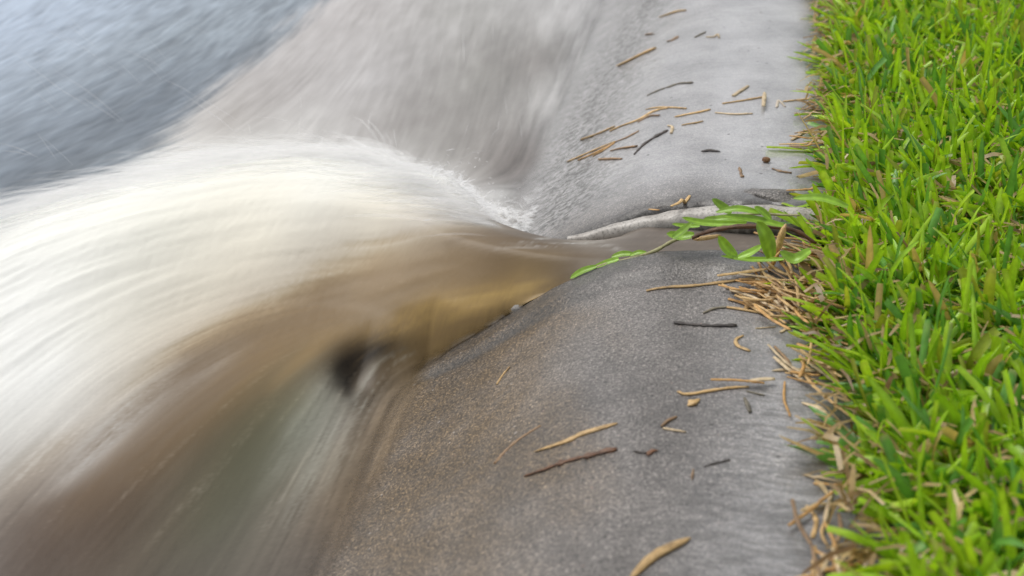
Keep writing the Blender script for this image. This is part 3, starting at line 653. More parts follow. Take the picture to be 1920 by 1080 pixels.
M_KERB = mat_kerb(); M_WATER = mat_water(); M_SPRAY = mat_spray()
M_ROAD = mat_simple('wet_asphalt', (.035, .037, .040), (.075, .078, .082), 220, .35, .6, .5)
M_GUT = mat_simple('gutter_concrete', (.13, .115, .10), (.24, .22, .20), 60, .45, .4, .5)
M_SOIL = mat_simple('damp_soil', (.022, .016, .009), (.085, .058, .030), 90, .85, .8, .2)
M_LAWN = mat_simple('lawn_ground', (.035, .075, .012), (.085, .16, .02), 60, .8, .8, .2)
M_GRASS = mat_leaf('grass_blade'); M_LEAF = mat_leaf('runner_leaf', .25)
M_STRAW = {
    'tan': mat_straw('tan_straw', (.30, .17, .06), (.60, .39, .16), (.78, .58, .32)),
    'orange': mat_straw('orange_straw', (.29, .13, .035), (.58, .32, .10), (.72, .48, .20)),
    'pale': mat_straw('pale_straw', (.36, .25, .14), (.66, .51, .31), (.82, .70, .50)),
    'white': mat_straw('whitish_straw', (.40, .32, .22), (.62, .53, .42), (.78, .70, .58)),
    'brown': mat_straw('brown_straw', (.15, .08, .04), (.31, .19, .095), (.47, .32, .18)),
    'grey': mat_straw('grey_straw', (.09, .08, .055), (.19, .165, .115), (.30, .26, .19)),
    'rust': mat_straw('rusty_bark', (.075, .030, .015), (.17, .078, .036), (.30, .155, .08)),
    'dark': mat_straw('dark_bark', (.022, .016, .013), (.060, .047, .040), (.13, .105, .090)),
    'stem': mat_straw('runner_stem', (.20, .18, .06), (.38, .36, .16), (.55, .52, .32)),
}

# ------------------------------------------------------------------ setting
def quad_sheet(name, x0, x1, y0, y1, z, mat, n=2):
    xs = np.linspace(x0, x1, n); ys = np.linspace(y0, y1, n)
    X, Y = np.meshgrid(xs, ys)
    V = np.stack([X, Y, np.full_like(X, z)], -1).reshape(-1, 3)
    return tag(obj(name, mesh_np(name, V, grid_faces(n, n)), mat), kind='structure')

quad_sheet('road', -40, -.662, -20, 60, .003, M_ROAD)
quad_sheet('gutter', -.66, .12, -20, 60, -.004, M_GUT)
quad_sheet('ground', .34, 40, -20, 60, .112, M_LAWN)

def kerb_section(name, ys_fn, xs, flip):
    """ys_fn(x)-> rows of y from outside to the broken end; then the end face drops into the slot"""
    rows = ys_fn(xs)                                        # (ny,nx)
    X = np.broadcast_to(xs, rows.shape).copy(); Y = rows
    Z = kerb_z(X, Y)
    # round over the broken edge
    ye = Y[-1]
    s = 1 if flip else -1
    back = np.abs(Y - ye)
    Z = Z - .0035 * np.clip(1 - back / .006, 0, 1) ** 2 * sstep(-.3, -.22, X)
    zl = Z[-1]
    ex = []
    for k, (dy, dz) in enumerate(((.0012, -.003), (.002, -.010), (.001, -.022), (.002, -.045), (0, -.09), (0, -.16))):
        rough = .004 * (vnoise(xs, np.full_like(xs, dz * 9), 60, 31 + k) - .5)
        ex.append((xs, ye + (-s) * (dy + rough * (k > 0)), np.maximum(zl + dz * np.clip(zl / .12 + .2, 0, 1), -.02)))
    X = np.vstack([X] + [e[0] for e in ex]); Y = np.vstack([Y] + [e[1] for e in ex]); Z = np.vstack([Z] + [e[2] for e in ex])
    V = np.stack([X, Y, Z], -1).reshape(-1, 3)
    x, y, z = V.T
    n1 = vnoise(x, y, 7, 40); n2 = vnoise(x, y, 24, 41)
    n3 = vnoise(x * 1.0 + .35 * y, y * .25, 40, 42)
    low = sstep(-.105, -.180, x + .05 * (n1 - .5) + .03 * (n2 - .5) + .05 * (n3 - .5) - .045 * sstep(.95, .6, y))
    stain = low * sstep(1.35, .95, y) * (1 - .55 * sstep(.80, .55, y)) * .95
    run = np.exp(-((x + .198 + .03 * (n1 - .5) + .02 * (n3 - .5) - .02 * sstep(.95, .6, y)) / .026) ** 2) * sstep(1.01, .93, y)
    stain = np.clip(np.maximum(stain * .9, run * (.75 + .5 * (n3 - .5))), 0, 1)
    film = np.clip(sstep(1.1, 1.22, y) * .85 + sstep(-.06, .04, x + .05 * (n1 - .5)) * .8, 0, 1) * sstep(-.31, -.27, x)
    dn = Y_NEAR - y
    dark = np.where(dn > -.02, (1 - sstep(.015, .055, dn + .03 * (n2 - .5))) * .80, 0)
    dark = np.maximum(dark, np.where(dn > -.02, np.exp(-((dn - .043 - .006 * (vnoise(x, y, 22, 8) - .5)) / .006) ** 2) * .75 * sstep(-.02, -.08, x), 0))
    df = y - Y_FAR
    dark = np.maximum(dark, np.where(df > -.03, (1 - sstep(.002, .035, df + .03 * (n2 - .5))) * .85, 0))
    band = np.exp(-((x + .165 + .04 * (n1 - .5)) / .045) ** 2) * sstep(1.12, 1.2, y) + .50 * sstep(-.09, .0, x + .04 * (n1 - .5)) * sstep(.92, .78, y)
    # darker towards the lawn
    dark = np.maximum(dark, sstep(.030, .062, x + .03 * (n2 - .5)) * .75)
    me = mesh_np(name, V, grid_faces(*X.shape) if flip else grid_faces(*X.shape)[:, ::-1], vattr={'stain': stain, 'film': film, 'dark': dark, 'ripple_shade': band})
    return tag(obj(name, me, M_KERB), kind='structure')

kx = np.concatenate([np.linspace(-.40, -.30, 16)[:-1], np.linspace(-.30, .11, 190)])
t_near = np.linspace(0, 1, 200) ** .8
t_far = np.linspace(0, 1, 230) ** .62
def rows_near(x):
    e = near_edge(x); return .25 + (e[None] - .25) * t_near[:, None]
def rows_far(x):
    e = far_edge(x); return 3.4 + (e[None] - 3.4) * t_far[:, None]
kn = kerb_section('kerb', rows_near, kx, False)
kf = kerb_section('kerb', rows_far, kx, True)
# rows run towards the slot from both sides: make every normal face up
for o in (kn, kf):
    nz = np.empty(len(o.data.polygons) * 3, np.float32); o.data.polygons.foreach_get('normal', nz)
    if nz.reshape(-1, 3)[:2000, 2].mean() < 0: o.data.flip_normals()

# soil under the lawn
sx = np.linspace(.04, .36, 60); sy = np.linspace(.25, 3.4, 300)
X, Y = np.meshgrid(sx, sy)
Z = .108 + .018 * sstep(.05, .12, X) + .010 * (vnoise(X, Y, 20, 50) - .5) - .02 * sstep(.07, .04, X)
Z = Z - .03 * np.exp(-((Y - 1.07) / .03) ** 2) * sstep(.1, .05, X)
tag(obj('soil', mesh_np('soil', np.stack([X, Y, Z], -1).reshape(-1, 3), grid_faces(*X.shape)), M_SOIL), kind='structure')

# ------------------------------------------------------------------ water
def catmull(P, n):
    P = np.array(P, float)
    if len(P) == 2:
        t = np.linspace(0, 1, n)[:, None]; return P[0] * (1 - t) + P[1] * t
    E = np.vstack([2 * P[0] - P[1], P, 2 * P[-1] - P[-2]])
    out = []
    for t in np.linspace(0, len(P) - 1, n):
        i = min(int(t), len(P) - 2); u = t - i
        a, b, c, d = E[i:i + 4]
        out.append(.5 * (2 * b + (c - a) * u + (2 * a - 5 * b + 4 * c - d) * u * u + (3 * b - a - 3 * c + d) * u ** 3))
    return np.array(out)

def rbf(pts, vals, Q, ys=.55):
    P = np.array(pts, float); Vv = np.array(vals, float)
    P = P * [1, ys]; Q = Q * [1, ys]
    D = np.sqrt(((P[:, None] - P[None]) ** 2).sum(-1) + 1e-6)
    n = len(P)
    A = np.zeros((n + 1, n + 1)); A[:n, :n] = D - np.eye(n) * .006; A[:n, n] = 1; A[n, :n] = 1
    W = np.linalg.solve(A, np.vstack([Vv, np.zeros((1, Vv.shape[1]))]))
    out = np.empty((len(Q), Vv.shape[1]))
    for s in range(0, len(Q), 60000):
        q = Q[s:s + 60000]
        d = np.sqrt(((q[:, None] - P[None]) ** 2).sum(-1) + 1e-6)
        out[s:s + 60000] = d @ W[:n] + W[n]
    return np.clip(out, Vv.min(0), Vv.max(0))

NX, NY = 760, 640
wx = np.linspace(-1.55, .06, NX); wy = .40 * (3.0 / .40) ** np.linspace(0, 1, NY)
WX, WY = np.meshgrid(wx, wy)
Q = np.stack([WX.ravel(), WY.ravel()], 1)
# coarse fields on every 4th node, then bilinear
def coarse(pts, vals, ys=.55, st=4):
    iy = np.arange(0, NY + st, st); ix = np.arange(0, NX + st, st)
    gx = np.interp(ix, np.arange(NX), wx); gy = np.interp(iy, np.arange(NY), wy)
    GX, GY = np.meshgrid(gx, gy)
    C = rbf(pts, vals, np.stack([GX.ravel(), GY.ravel()], 1), ys).reshape(len(iy), len(ix), -1)
    fy = np.arange(NY) / st; fx = np.arange(NX) / st
    j = np.minimum(fy.astype(int), len(iy) - 2); i = np.minimum(fx.astype(int), len(ix) - 2)
    v = (fy - j)[:, None, None]; u = (fx - i)[None, :, None]
    return (C[j][:, i] * (1 - u) + C[j][:, i + 1] * u) * (1 - v) + (C[j + 1][:, i] * (1 - u) + C[j + 1][:, i + 1] * u) * v
fl = coarse([f[:2] for f in FLOW], [f[2:] for f in FLOW])
fl /= np.linalg.norm(fl, axis=-1, keepdims=True) + 1e-9
road_c = coarse([f[:2] for f in ROAD_TINT], [f[2:] for f in ROAD_TINT])
gut_c = coarse([f[:2] for f in GUTTER_TINT], [f[2:] for f in GUTTER_TINT])

def blurn(a, n):
    k = np.exp(-np.linspace(-2, 2, 2 * n + 1) ** 2); k /= k.sum()
    a = np.apply_along_axis(lambda r: np.convolve(np.pad(r, n, mode='wrap'), k, 'valid'), 1, a)
    return np.apply_along_axis(lambda r: np.convolve(np.pad(r, n, mode='wrap'), k, 'valid'), 0, a)
def lic(noise, length, steps):
    """streaks: average the noise along the flow (metres)"""
    acc = noise.copy(); wsum = 1.0
    dxi = (NX - 1) / (wx[-1] - wx[0]); ly = math.log(3.0 / .40)
    for sgn in (1, -1):
        px, py = WX.copy(), WY.copy()
        for k in range(steps):
            ii = np.clip(((px - wx[0]) * dxi), 0, NX - 1.001); jj = np.clip(np.log(np.maximum(py, .41) / .40) / ly * (NY - 1), 0, NY - 1.001)
            i0 = ii.astype(int); j0 = jj.astype(int)
            f = fl[j0, i0]
            px = px + sgn * f[..., 0] * length / steps; py = py + sgn * f[..., 1] * length / steps
            u = ii - i0; v = jj - j0
            s = (noise[j0, i0] * (1 - u) + noise[j0, i0 + 1] * u) * (1 - v) + (noise[j0 + 1, i0] * (1 - u) + noise[j0 + 1, i0 + 1] * u) * v
            w = math.cos(.5 * math.pi * k / steps) ** 2
            acc += s * w; wsum += w
    acc /= wsum; acc -= acc.mean()
    return acc / acc.std()
n0 = RNG.normal(size=(NY, NX))
nz_a = blurn(n0, 1); nz_b = blurn(RNG.normal(size=(NY, NX)), 5); nz_c = blurn(RNG.normal(size=(NY, NX)), 16)
La = lic(nz_a, .060, 26); Lb = lic(nz_b, .10, 26); Lc = lic(nz_c, .15, 20)
Ls = lic(blurn(RNG.normal(size=(NY, NX)), 3), .022, 12)        # short chop on the road
Lq = lic(blurn(RNG.normal(size=(NY, NX)), 7), .030, 10)

WZ = water_z(WX, WY)
r_j = np.hypot(WX - .05, WY - 1.075); th_j = np.degrees(np.arctan2(1.075 - WY, .05 - WX))
sh_j = swing(r_j)
body = np.clip((WZ - .026) / .05, 0, 1)                        # how much of the gush is here
foam = np.clip((gut_c.mean(-1) - .25) / .45, 0, 1) * body
edge = -.655 + .012 * (vnoise(WX, WY, 14, 61) - .5) + .004 * Lb + .02 * np.clip(WY - 1.6, 0, 1)
road_m = sstep(.028, -.028, WX - edge + .004 * La) * (1 - sstep(.030, .075, WZ - .024 + .006 * Lb + .004 * La))
rg = road_c.mean(-1, keepdims=True); road_c = (rg + (road_c - rg) * .72) * 1.04
gg = gut_c.mean(-1, keepdims=True); gut_c = gg + (gut_c - gg) * (1 - .45 * (sstep(1.15, 1.35, WY) * (1 - body))[..., None])
gut_c = gut_c * (1 - .12 * (sstep(1.15, 1.35, WY) * (1 - body))[..., None])
col = gut_c * (1 - road_m[..., None]) + road_c * road_m[..., None]
# aerated crest and the back of the jet
crest = np.exp(-((th_j - sh_j + 19 + 1.5 * Lb) / 8.0) ** 2) * sstep(.27, .40, r_j + .014 * La + .012 * Lb) * sstep(1.15, .75, r_j) * (1 - road_m)
crest = np.clip(crest * 1.15, 0, 1)[..., None] * .88
col = col * (1 - crest) + np.array([.88, .88, .825]) * crest
churn = np.exp(-((WX + .226) / .048) ** 2 - ((WY - 1.215) / .050) ** 2)
chn = sstep(.42, .60, vnoise(WX + .006 * Lb, WY, 110, 91) * .5 + vnoise(WX, WY, 260, 92) * .5 + .06 * La)
cw = np.clip(churn * (chn * 2.2 + .25), 0, .95)[..., None]
col = col * (1 - cw) + np.array([.80, .80, .77]) * cw
calm = sstep(.0, .3, body)
wet_g = (1 - road_m) * (1 - calm)                               # open gutter upstream, blurred and even
upper = sstep(1.12, 1.3, WY)
wf_ = np.maximum(foam, crest[..., 0])
mod = (.050 * La * (1 - .6 * wf_) + .032 * Lb + .050 * Lc * (1 + .8 * wf_)) * (1 - road_m)
mod = mod * (1 - .70 * np.maximum(foam, crest[..., 0])) * (1 - .55 * wet_g * upper) + (.035 * Ls + .025 * Lq + .030 * La + .045 * Lc) * road_m
mod = mod + (.014 * Ls + .018 * Lq) * wet_g * upper
col = col * np.exp(mod)[..., None]
# pale froth streaks riding on the muddy part
fr = sstep(1.0, 2.6, La * .6 + Lb * .7) * (1 - road_m) * (.22 + .2 * body) * (1 - .75 * wet_g * upper)
fr = np.clip(fr, 0, 1) * .50
col = col * (1 - fr[..., None]) + np.array([.72, .69, .62]) * fr[..., None]
# deeper, siltier water keeps its colour
lm = col.mean(-1, keepdims=True)
col = col * (.64 + .54 * sstep(.12, .50, lm) + .14 * (wet_g * upper)[..., None])
# silt bands, froth lines and painted shade in the hollow behind the kerb corner
def line_dist(path):
    q = catmull_xy(path, 24); best = np.full(WX.shape, 9.0); at = np.zeros(WX.shape)
    for i, (a, b) in enumerate(zip(q[:-1], q[1:])):
        ab = b - a; u = np.clip(((WX - a[0]) * ab[0] + (WY - a[1]) * ab[1]) / (ab @ ab + 1e-12), 0, 1)
        dd = np.hypot(WX - a[0] - u * ab[0], WY - a[1] - u * ab[1])
        at = np.where(dd < best, (i + u) / 23, at); best = np.minimum(best, dd)
    return best, at
def catmull_xy(P, n):
    return catmull([(p[0], p[1], 0) for p in P], n)[:, :2]
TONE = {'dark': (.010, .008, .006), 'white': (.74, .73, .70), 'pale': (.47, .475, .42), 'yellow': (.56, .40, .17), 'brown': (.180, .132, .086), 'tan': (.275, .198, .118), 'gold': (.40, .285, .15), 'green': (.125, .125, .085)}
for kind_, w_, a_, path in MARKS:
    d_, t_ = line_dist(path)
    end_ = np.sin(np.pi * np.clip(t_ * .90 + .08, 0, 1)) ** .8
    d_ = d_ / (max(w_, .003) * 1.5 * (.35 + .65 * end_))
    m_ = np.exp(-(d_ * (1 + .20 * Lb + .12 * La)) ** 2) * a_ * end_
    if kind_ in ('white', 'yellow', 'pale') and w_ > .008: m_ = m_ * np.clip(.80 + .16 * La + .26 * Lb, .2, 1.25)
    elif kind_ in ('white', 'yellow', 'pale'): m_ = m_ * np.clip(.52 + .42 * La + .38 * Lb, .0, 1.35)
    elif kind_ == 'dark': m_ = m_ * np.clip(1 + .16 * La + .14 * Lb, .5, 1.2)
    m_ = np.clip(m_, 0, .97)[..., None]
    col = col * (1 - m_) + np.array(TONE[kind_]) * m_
gm = col.mean(-1, keepdims=True)
col = np.where(road_m[..., None] > .5, col, np.maximum(gm + (col - gm) * (1.22 - .50 * sstep(.25, .6, gm)), .003))
K_TINT = 0.84
col = np.clip(col * K_TINT, .003, .90)
relief = (.0004 * La + .0005 * Lb + .0007 * Lc) * (.12 + .88 * body) * (1 - road_m) + road_m * (.0003 * Ls + .00025 * Lq)
relief *= 1 - .85 * sstep(.55, .2, r_j)
kz = kerb_z(WX, WY); slot = (WY > Y_NEAR - .004) & (WY < Y_FAR + .002) & (WX > -.30)
WZ2 = WZ + relief
depth = WZ2 - np.where(slot, -.05, kz)
# the sheet laps a little way up the kerb and thins out to nothing
lap = np.maximum(kz + .0006, WZ2)
lap = np.where(np.abs(WZ2 - kz) < .006, np.maximum(lap, (kz + WZ2) / 2 + .0016), lap)
WZ2 = np.where(slot, WZ2, np.where(depth > -.022, lap, WZ2))
far_ = sstep(1.1, 1.2, WY)
op = sstep(-.0075 - .006 * far_, .0115 + .010 * far_, depth + .0016 * Lb + .0008 * La)
rough = .30 + .30 * foam + .12 * road_m
V = np.stack([WX, WY, WZ2], -1).reshape(-1, 3)
F = grid_faces(NY, NX)
vis = (depth > -.02).ravel(); F = F[vis[F].any(1)]
me = mesh_np('water', V, F, cols={'tint': col.reshape(-1, 3)}, vattr={'opacity': op.ravel(), 'rough': rough.ravel()})
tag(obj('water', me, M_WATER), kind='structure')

# ------------------------------------------------------------------ ribbons, straws, leaves
def frames(P, up=(0, 0, 1)):
    T = np.gradient(P, axis=0); T /= np.linalg.norm(T, axis=1, keepdims=True) + 1e-9
    U = np.broadcast_to(np.array(up, float), T.shape)
    S = np.cross(T, U); S /= np.linalg.norm(S, axis=1, keepdims=True) + 1e-9
    N = np.cross(S, T)
    return T, S, N

def stalk_mesh(name, P, width, flat=.55, taper='stalk', seg=None, rough=.10, seed=0, split=False):
    """an irregular flattened stalk along the path P"""
    rng = np.random.default_rng(seed)
    L = np.linalg.norm(np.diff(P, axis=0), axis=1).sum()
    n = int(np.clip(L / (width * .6), 8, 34)) if seg is None else seg
    P = catmull(P, n)
    P = P + np.cumsum(rng.normal(size=P.shape), 0) * np.array([1, 1, 0]) * width * .02
    T, S, N = frames(P)
    t = np.linspace(0, 1, n)
    if taper == 'leaf': w = np.sin(np.pi * np.clip(t * .93 + .04, 0, 1)) ** .6
    elif taper == 'husk': w = np.sin(np.pi * np.clip(t * .9 + .07, 0, 1)) ** .8
    elif taper == 'twig': w = .55 + .45 * t + .16 * rng.normal(size=n)
    elif taper == 'waist': w = (np.sin(np.pi * np.clip(t * .88 + .02, 0, 1)) ** .5) * (1 - .38 * np.exp(-((t - .55) / .07) ** 2))
    else: w = (.80 + .2 * np.sin(np.pi * t)) * (1 - .35 * (rng.random() * (1 - t) + rng.random() * t))
    w = w * (1 + rough * rng.normal(size=n) * (.4 if taper in ('leaf', 'waist') else 1)); w[0] *= .45 if taper in ('leaf', 'husk', 'waist') else .8; w[-1] *= .6 if taper in ('leaf', 'husk', 'waist') else .9
    m = 8; V = []; al = []; ac = []
    for i in range(n):
        tw = .25 * math.sin(3 * t[i] + seed)
        for k in range(m):
            a = 2 * math.pi * k / m + tw
            rr = .5 * width * max(w[i], .08) * (1 + rough * .6 * rng.normal())
            V.append(P[i] + S[i] * math.cos(a) * rr + N[i] * math.sin(a) * rr * flat)
            al.append(t[i] * L / .02); ac.append(abs(math.cos(a / 2)))
    F = []
    for i in range(n - 1):
        for k in range(m):
            a = i * m + k; b = i * m + (k + 1) % m
            F.append((a, b, b + m, a + m))
    V.append(P[0]); V.append(P[-1]); al += [0, L / .02]; ac += [.5, .5]
    c0 = n * m
    F3 = [(c0, (k + 1) % m, k) for k in range(m)] + [(c0 + 1, (n - 1) * m + k, (n - 1) * m + (k + 1) % m) for k in range(m)]
    return mesh_np(name, V, F, F3, vattr={'along': al, 'across': ac})

def ground_z(x, y):
    yy = np.where((y > Y_NEAR - .002) & (y < Y_FAR), Y_NEAR - .004, y)
    z = kerb_z(x, yy)
    return np.where(np.asarray(x) > .055, np.maximum(z, .128), z)

def straw(name, kind, width, pts, seed, lift=0.0, taper=None):
    P2 = catmull([(p[0], p[1], 0) for p in pts], 12)
    flat = .38 if width > .0035 else .6
    z = ground_z(P2[:, 0], P2[:, 1]) + width * flat * .42 + lift
    P = np.stack([P2[:, 0], P2[:, 1], z], 1)
    c = P.mean(0); c[2] = P[:, 2].min()
    tp = taper or {'twig': 'twig', 'seed_husk': 'husk', 'bark_fleck': 'husk', 'leaf_flake': 'leaf', 'straw_leaf': 'leaf', 'dry_leaf': 'leaf'}.get(name, 'stalk')
    me = stalk_mesh(name, P - c, width, flat, tp, seed=seed, rough=.2 if tp in ('twig', 'husk') else .09)
    o = obj(name, me, M_STRAW[kind]); o.location = c
    return o

ONTOP = ('golden straw lying on top', 'orange straw crossing', 'broad pale straw end', 'stubby pale straw', 'thick curled orange', 'upright orange')
for i, (name, cat, kind, w, pts, label) in enumerate(DEBRIS):
    if kind == 'skip' or name == 'skip': continue
    lift = .0035 if label.startswith(ONTOP) else 0
    tp = 'waist' if 'pinched waist' in label else ('leaf' if 'pointed' in label else None)
    grp = 'dry straws scattered on the kerb' if cat == 'straw' else 'twigs and husks scattered on the kerb'
    tag(straw(name, kind, max(w * (1.22 if pts[0][1] < 1.1 else 1.3), .0018), pts, 100 + i, lift, tp), label, cat, grp)

# the matted straw heap at the lawn edge, and a smaller one lower down
def heap(n, cx, cy, sx_, sy_, rot, label, seed):
    rng = np.random.default_rng(seed)
    for k in range(n):
        u, v = rng.normal(size=2) * .55
        x = cx + sx_ * u; y = cy + sy_ * v
        a = rot + rng.normal() * .45
        L = rng.uniform(.018, .056)
        bend = rng.normal() * .06
        d = np.array([math.cos(a), math.sin(a)]); e = np.array([-d[1], d[0]])
        q = [np.array([x, y]) - d * L / 2, np.array([x, y]) + e * bend * L, np.array([x, y]) + d * L / 2]
        kind = rng.choice(['tan', 'orange', 'pale', 'brown'], p=[.42, .24, .2, .14])
        tag(straw('straw_piece', kind, rng.uniform(.0020, .0040), [tuple(p) for p in q], seed * 1000 + k, lift=rng.uniform(0, .016) * (1 - min(1, abs(u) * .6))), label, 'straw', label)
heap(105, .035, .945, .024, .038, math.radians(138), 'dry straw matted in the big tangled heap where the near kerb meets the lawn', 3)
heap(20, .048, 1.012, .016, .018, math.radians(160), 'brown and tan straw packed around the mouth of the drain slot beside the pipe', 7)
heap(16, .050, .835, .014, .03, math.radians(120), 'dry straw tangled at the lawn edge between the heap and the curled stalk', 4)
heap(26, .058, .615, .014, .045, math.radians(80), 'dry straw in the tangle at the lowest part of the lawn edge', 5)
heap(14, .060, 1.25, .012, .12, math.radians(30), 'dry straw caught along the lawn edge above the drain slot', 6)

# ---- leaf blades (shared by runner leaves)
def blade_mesh(name, P, width, seed=0, up=(-.15, -.45, .9)):
    rng = np.random.default_rng(seed)
    n = 11; P = catmull(P, n)
    T, S, N = frames(P, up)
    t = np.linspace(0, 1, n)
    w = .5 * width * np.clip(np.sin(np.pi * np.clip(t * .86 + .10, 0, 1)) ** .55, .12, 1); w[-1] *= .35
    V = []; tint = []
    base = np.array([.30, .53, .05]) * rng.uniform(.8, 1.15)
    for i in range(n):
        for s, f in ((-1, 1), (-.5, .35), (0, -.2), (.5, .35), (1, 1)):
            V.append(P[i] + S[i] * s * w[i] + N[i] * w[i] * .30 * f)
            c = base * (1.25 if s == 0 else .82 if abs(s) == .5 else 1.0) * rng.uniform(.9, 1.1)
            c = c * (1 - .25 * t[i]) + np.array([.22, .30, .06]) * .25 * t[i]
            tint.append(c)
    return mesh_np(name, V, grid_faces(n, 5), cols={'tint': tint})

def empty(name, loc, label, cat, group=None):
    o = bpy.data.objects.new(name, None); COL.objects.link(o); o.location = loc
    o.empty_display_size = .02
    return tag(o, label, cat, group)

roots = {}
def root_for(key):
    if key not in roots:
        spec = {'run': ('grass_runner', (.0, 1.018, .128), 'long green grass runner trailing down into the gushing water along the broken kerb edge', 'grass runner'),
                'sho': ('grass_shoot', (.03, 1.01, .13), 'leafy green shoot reaching out above the drain pipe rim', 'grass shoot'),
                'low': ('grass_shoot', (.035, .98, .128), 'green shoot with dewy leaves lying on the near kerb just above the straw heap', 'grass shoot'),
                'bro': ('dead_runner', (.03, 1.0, .13), 'dead red brown runner with peeling tan sheaths beside the green runner', 'dead runner')}[key]
        roots[key] = empty(*spec)
    return roots[key]
for i, (nm, kind, w, pts) in enumerate(AIR):
    key = 'sho' if nm.startswith('shoot') else 'low' if nm.startswith('low') else 'bro' if nm.startswith('brown') else 'run'
    r = root_for(key); loc = np.array(r.location)
    P = np.array(pts) - loc
    pn = nm.split('_')[-1]
    if kind == 'leaf':
        obj(pn, blade_mesh(pn, P, w * 1.15, 300 + i), M_LEAF, r)
    else:
        obj(pn, stalk_mesh(pn, P, w, .7, 'leaf' if pn == 'sheath' else 'stalk', seed=400 + i), M_STRAW[kind], r)

# ------------------------------------------------------------------ drain pipe
def pipe():
    root = empty('drain_pipe', (.0, 1.115, .06), 'pale weathered pipe rim exposed in the slot broken through the kerb', 'drain pipe')
    xs = np.linspace(-.150, .10, 70)
    zs = np.interp(xs, [-.150, -.135, -.11, -.085, -.06, -.035, -.01, .03, .1], [.083, .090, .1005, .1085, .1165, .1225, .1265, .1285, .128])
    zs = np.convolve(np.pad(zs, 6, mode='edge'), np.ones(13) / 13, 'valid')
    yc = np.interp(xs, [-.15, -.12, -.06, .0, .1], [1.113, 1.112, 1.108, 1.105, 1.104])
    prof = [(.016, -.006), (.012, -.001), (.007, .0022), (0, .0035), (-.006, .002), (-.0095, -.0025), (-.0108, -.008), (-.0104, -.013), (-.0085, -.018), (-.004, -.024), (.004, -.032), (.012, -.045), (.014, -.08)]
    sc = np.interp(xs, [-.15, -.12, -.06, .0], [.35, .62, .95, 1.1])
    V = []
    for x, z, y, s in zip(xs, zs, yc, sc):
        for j, (dy, dz) in enumerate(prof):
            e = .0022 * (vnoise(np.array(x), np.array(j * .012), 85, 70) - .5)
            V.append((x - 0, y - 1.115 + dy * s, z - .06 + dz * s + float(e)))
    t = NT('weathered_pipe'); P = t.coords()
    f = t.noise(P, 55, 5, .7); g = t.noise(P, 420, 3, .6)
    sep = t.n('ShaderNodeSeparateXYZ'); tc = t.n('ShaderNodeTexCoord'); t.link(tc.outputs['Object'], sep.inputs[0])
    c = t.ramp(f, [(.3, (.30, .27, .24)), (.55, (.46, .43, .39)), (.8, (.56, .53, .49))])
    mould = t.attr('mould').outputs['Fac']
    c = t.mix(t.math('MULTIPLY', mould, t.ramp(t.noise(P, 170, 4, .7), [(.35, (.4,) * 3), (.6, (1,) * 3)])), c, (.035, .030, .025))
    c = t.mix(t.ramp(g, [(.50, (0,) * 3), (.68, (.75,) * 3)]), c, (.11, .10, .085))
    b = t.bsdf(Base_Color=c, Roughness=.35, Normal=t.bump(g, .3, .0008), Specular_IOR_Level=.5)
    m = t.surf(b.outputs[0])
    n = len(prof)
    mo = []
    for x in xs:
        for j in range(n):
            below = sstep(4.8, 6.8, j + 2.0 * (vnoise(np.array(x), np.array(0.), 70, 71) - .5))
            mo.append(float(below) * (.9 if x > -.1 else .35))
    F = grid_faces(len(xs), n)
    o = obj('rim', mesh_np('rim', V, F, vattr={'mould': mo}), m, root)
    # bore wall behind, running down into the water
    ys = np.linspace(0, 1, 14); V2 = []
    for x in np.linspace(-.06, .16, 16):
        for a in np.linspace(math.radians(-20), math.radians(200), 18):
            V2.append((x, -.045 + .045 * math.cos(a) , .010 - .0 + .046 * math.sin(a) - .012))
    return root
pipe()

# cracked lump of concrete at the top of the slot, pebble, seed case, mortar crumbs
def lump(name, loc, size, seed, mat, label, cat, group=None, sub=3, amp=.25):
    bm = bmesh.new(); bmesh.ops.create_icosphere(bm, subdivisions=sub, radius=1)
    rng = np.random.default_rng(seed); off = rng.uniform(0, 50, 3)
    for v in bm.verts:
        d = 1 + amp * (float(vnoise(np.array(v.co.x + off[0] + v.co.z), np.array(v.co.y + off[1]), 1.3, seed)) - .5) * 2 + amp * .35 * (float(vnoise(np.array(v.co.x * 3 + off[0]), np.array(v.co.y * 3 + v.co.z * 2), 1.5, seed + 1)) - .5)
        v.co = Vector((v.co.x * size[0] * d, v.co.y * size[1] * d, v.co.z * size[2] * d))
    me = bpy.data.meshes.new(name); bm.to_mesh(me); bm.free()
    for p in me.polygons: p.use_smooth = True
    o = obj(name, me, mat); o.location = loc
    return tag(o, label, cat, group)
M_STONE = mat_simple('pale_stone', (.42, .38, .33), (.66, .62, .56), 220, .5, .3)
M_SEED = mat_simple('brown_seed', (.10, .045, .02), (.32, .17, .08), 260, .5, .6)
M_MORTAR = mat_simple('dark_mortar', (.030, .028, .025), (.11, .10, .092), 130, .4, .9, .5)
M_SMEAR = mat_simple('pale_mortar', (.22, .20, .18), (.42, .40, .37), 150, .5, .8, .4)
def gz(x, y): return float(ground_z(np.array(x), np.array(y)))
lump('concrete_lump', (.018, 1.146, gz(.018, 1.146) - .003), (.027, .015, .0068), 11, M_KERB, 'dark cracked concrete lump at the lawn edge behind the pipe rim', 'concrete', sub=4, amp=.30)
for k, (x, y, sx_, sy_, lb) in enumerate(((-.224, 1.013, .016, .0065, 'largest pale mortar smear at the water end of the broken near kerb edge'), (-.196, 1.016, .011, .005, 'middle pale mortar crumb along the broken near kerb edge'), (-.178, 1.017, .006, .004, 'smallest pale mortar crumb highest on the broken near kerb edge'))):
    o = lump('mortar_crumb', (x, y, float(kerb_z(np.array(x), np.array(1.01))) - .001), (sx_, sy_, .0045), 60 + k, M_SMEAR, lb, 'mortar', amp=.35)
    o.rotation_euler = (0, -math.radians(32), 0)
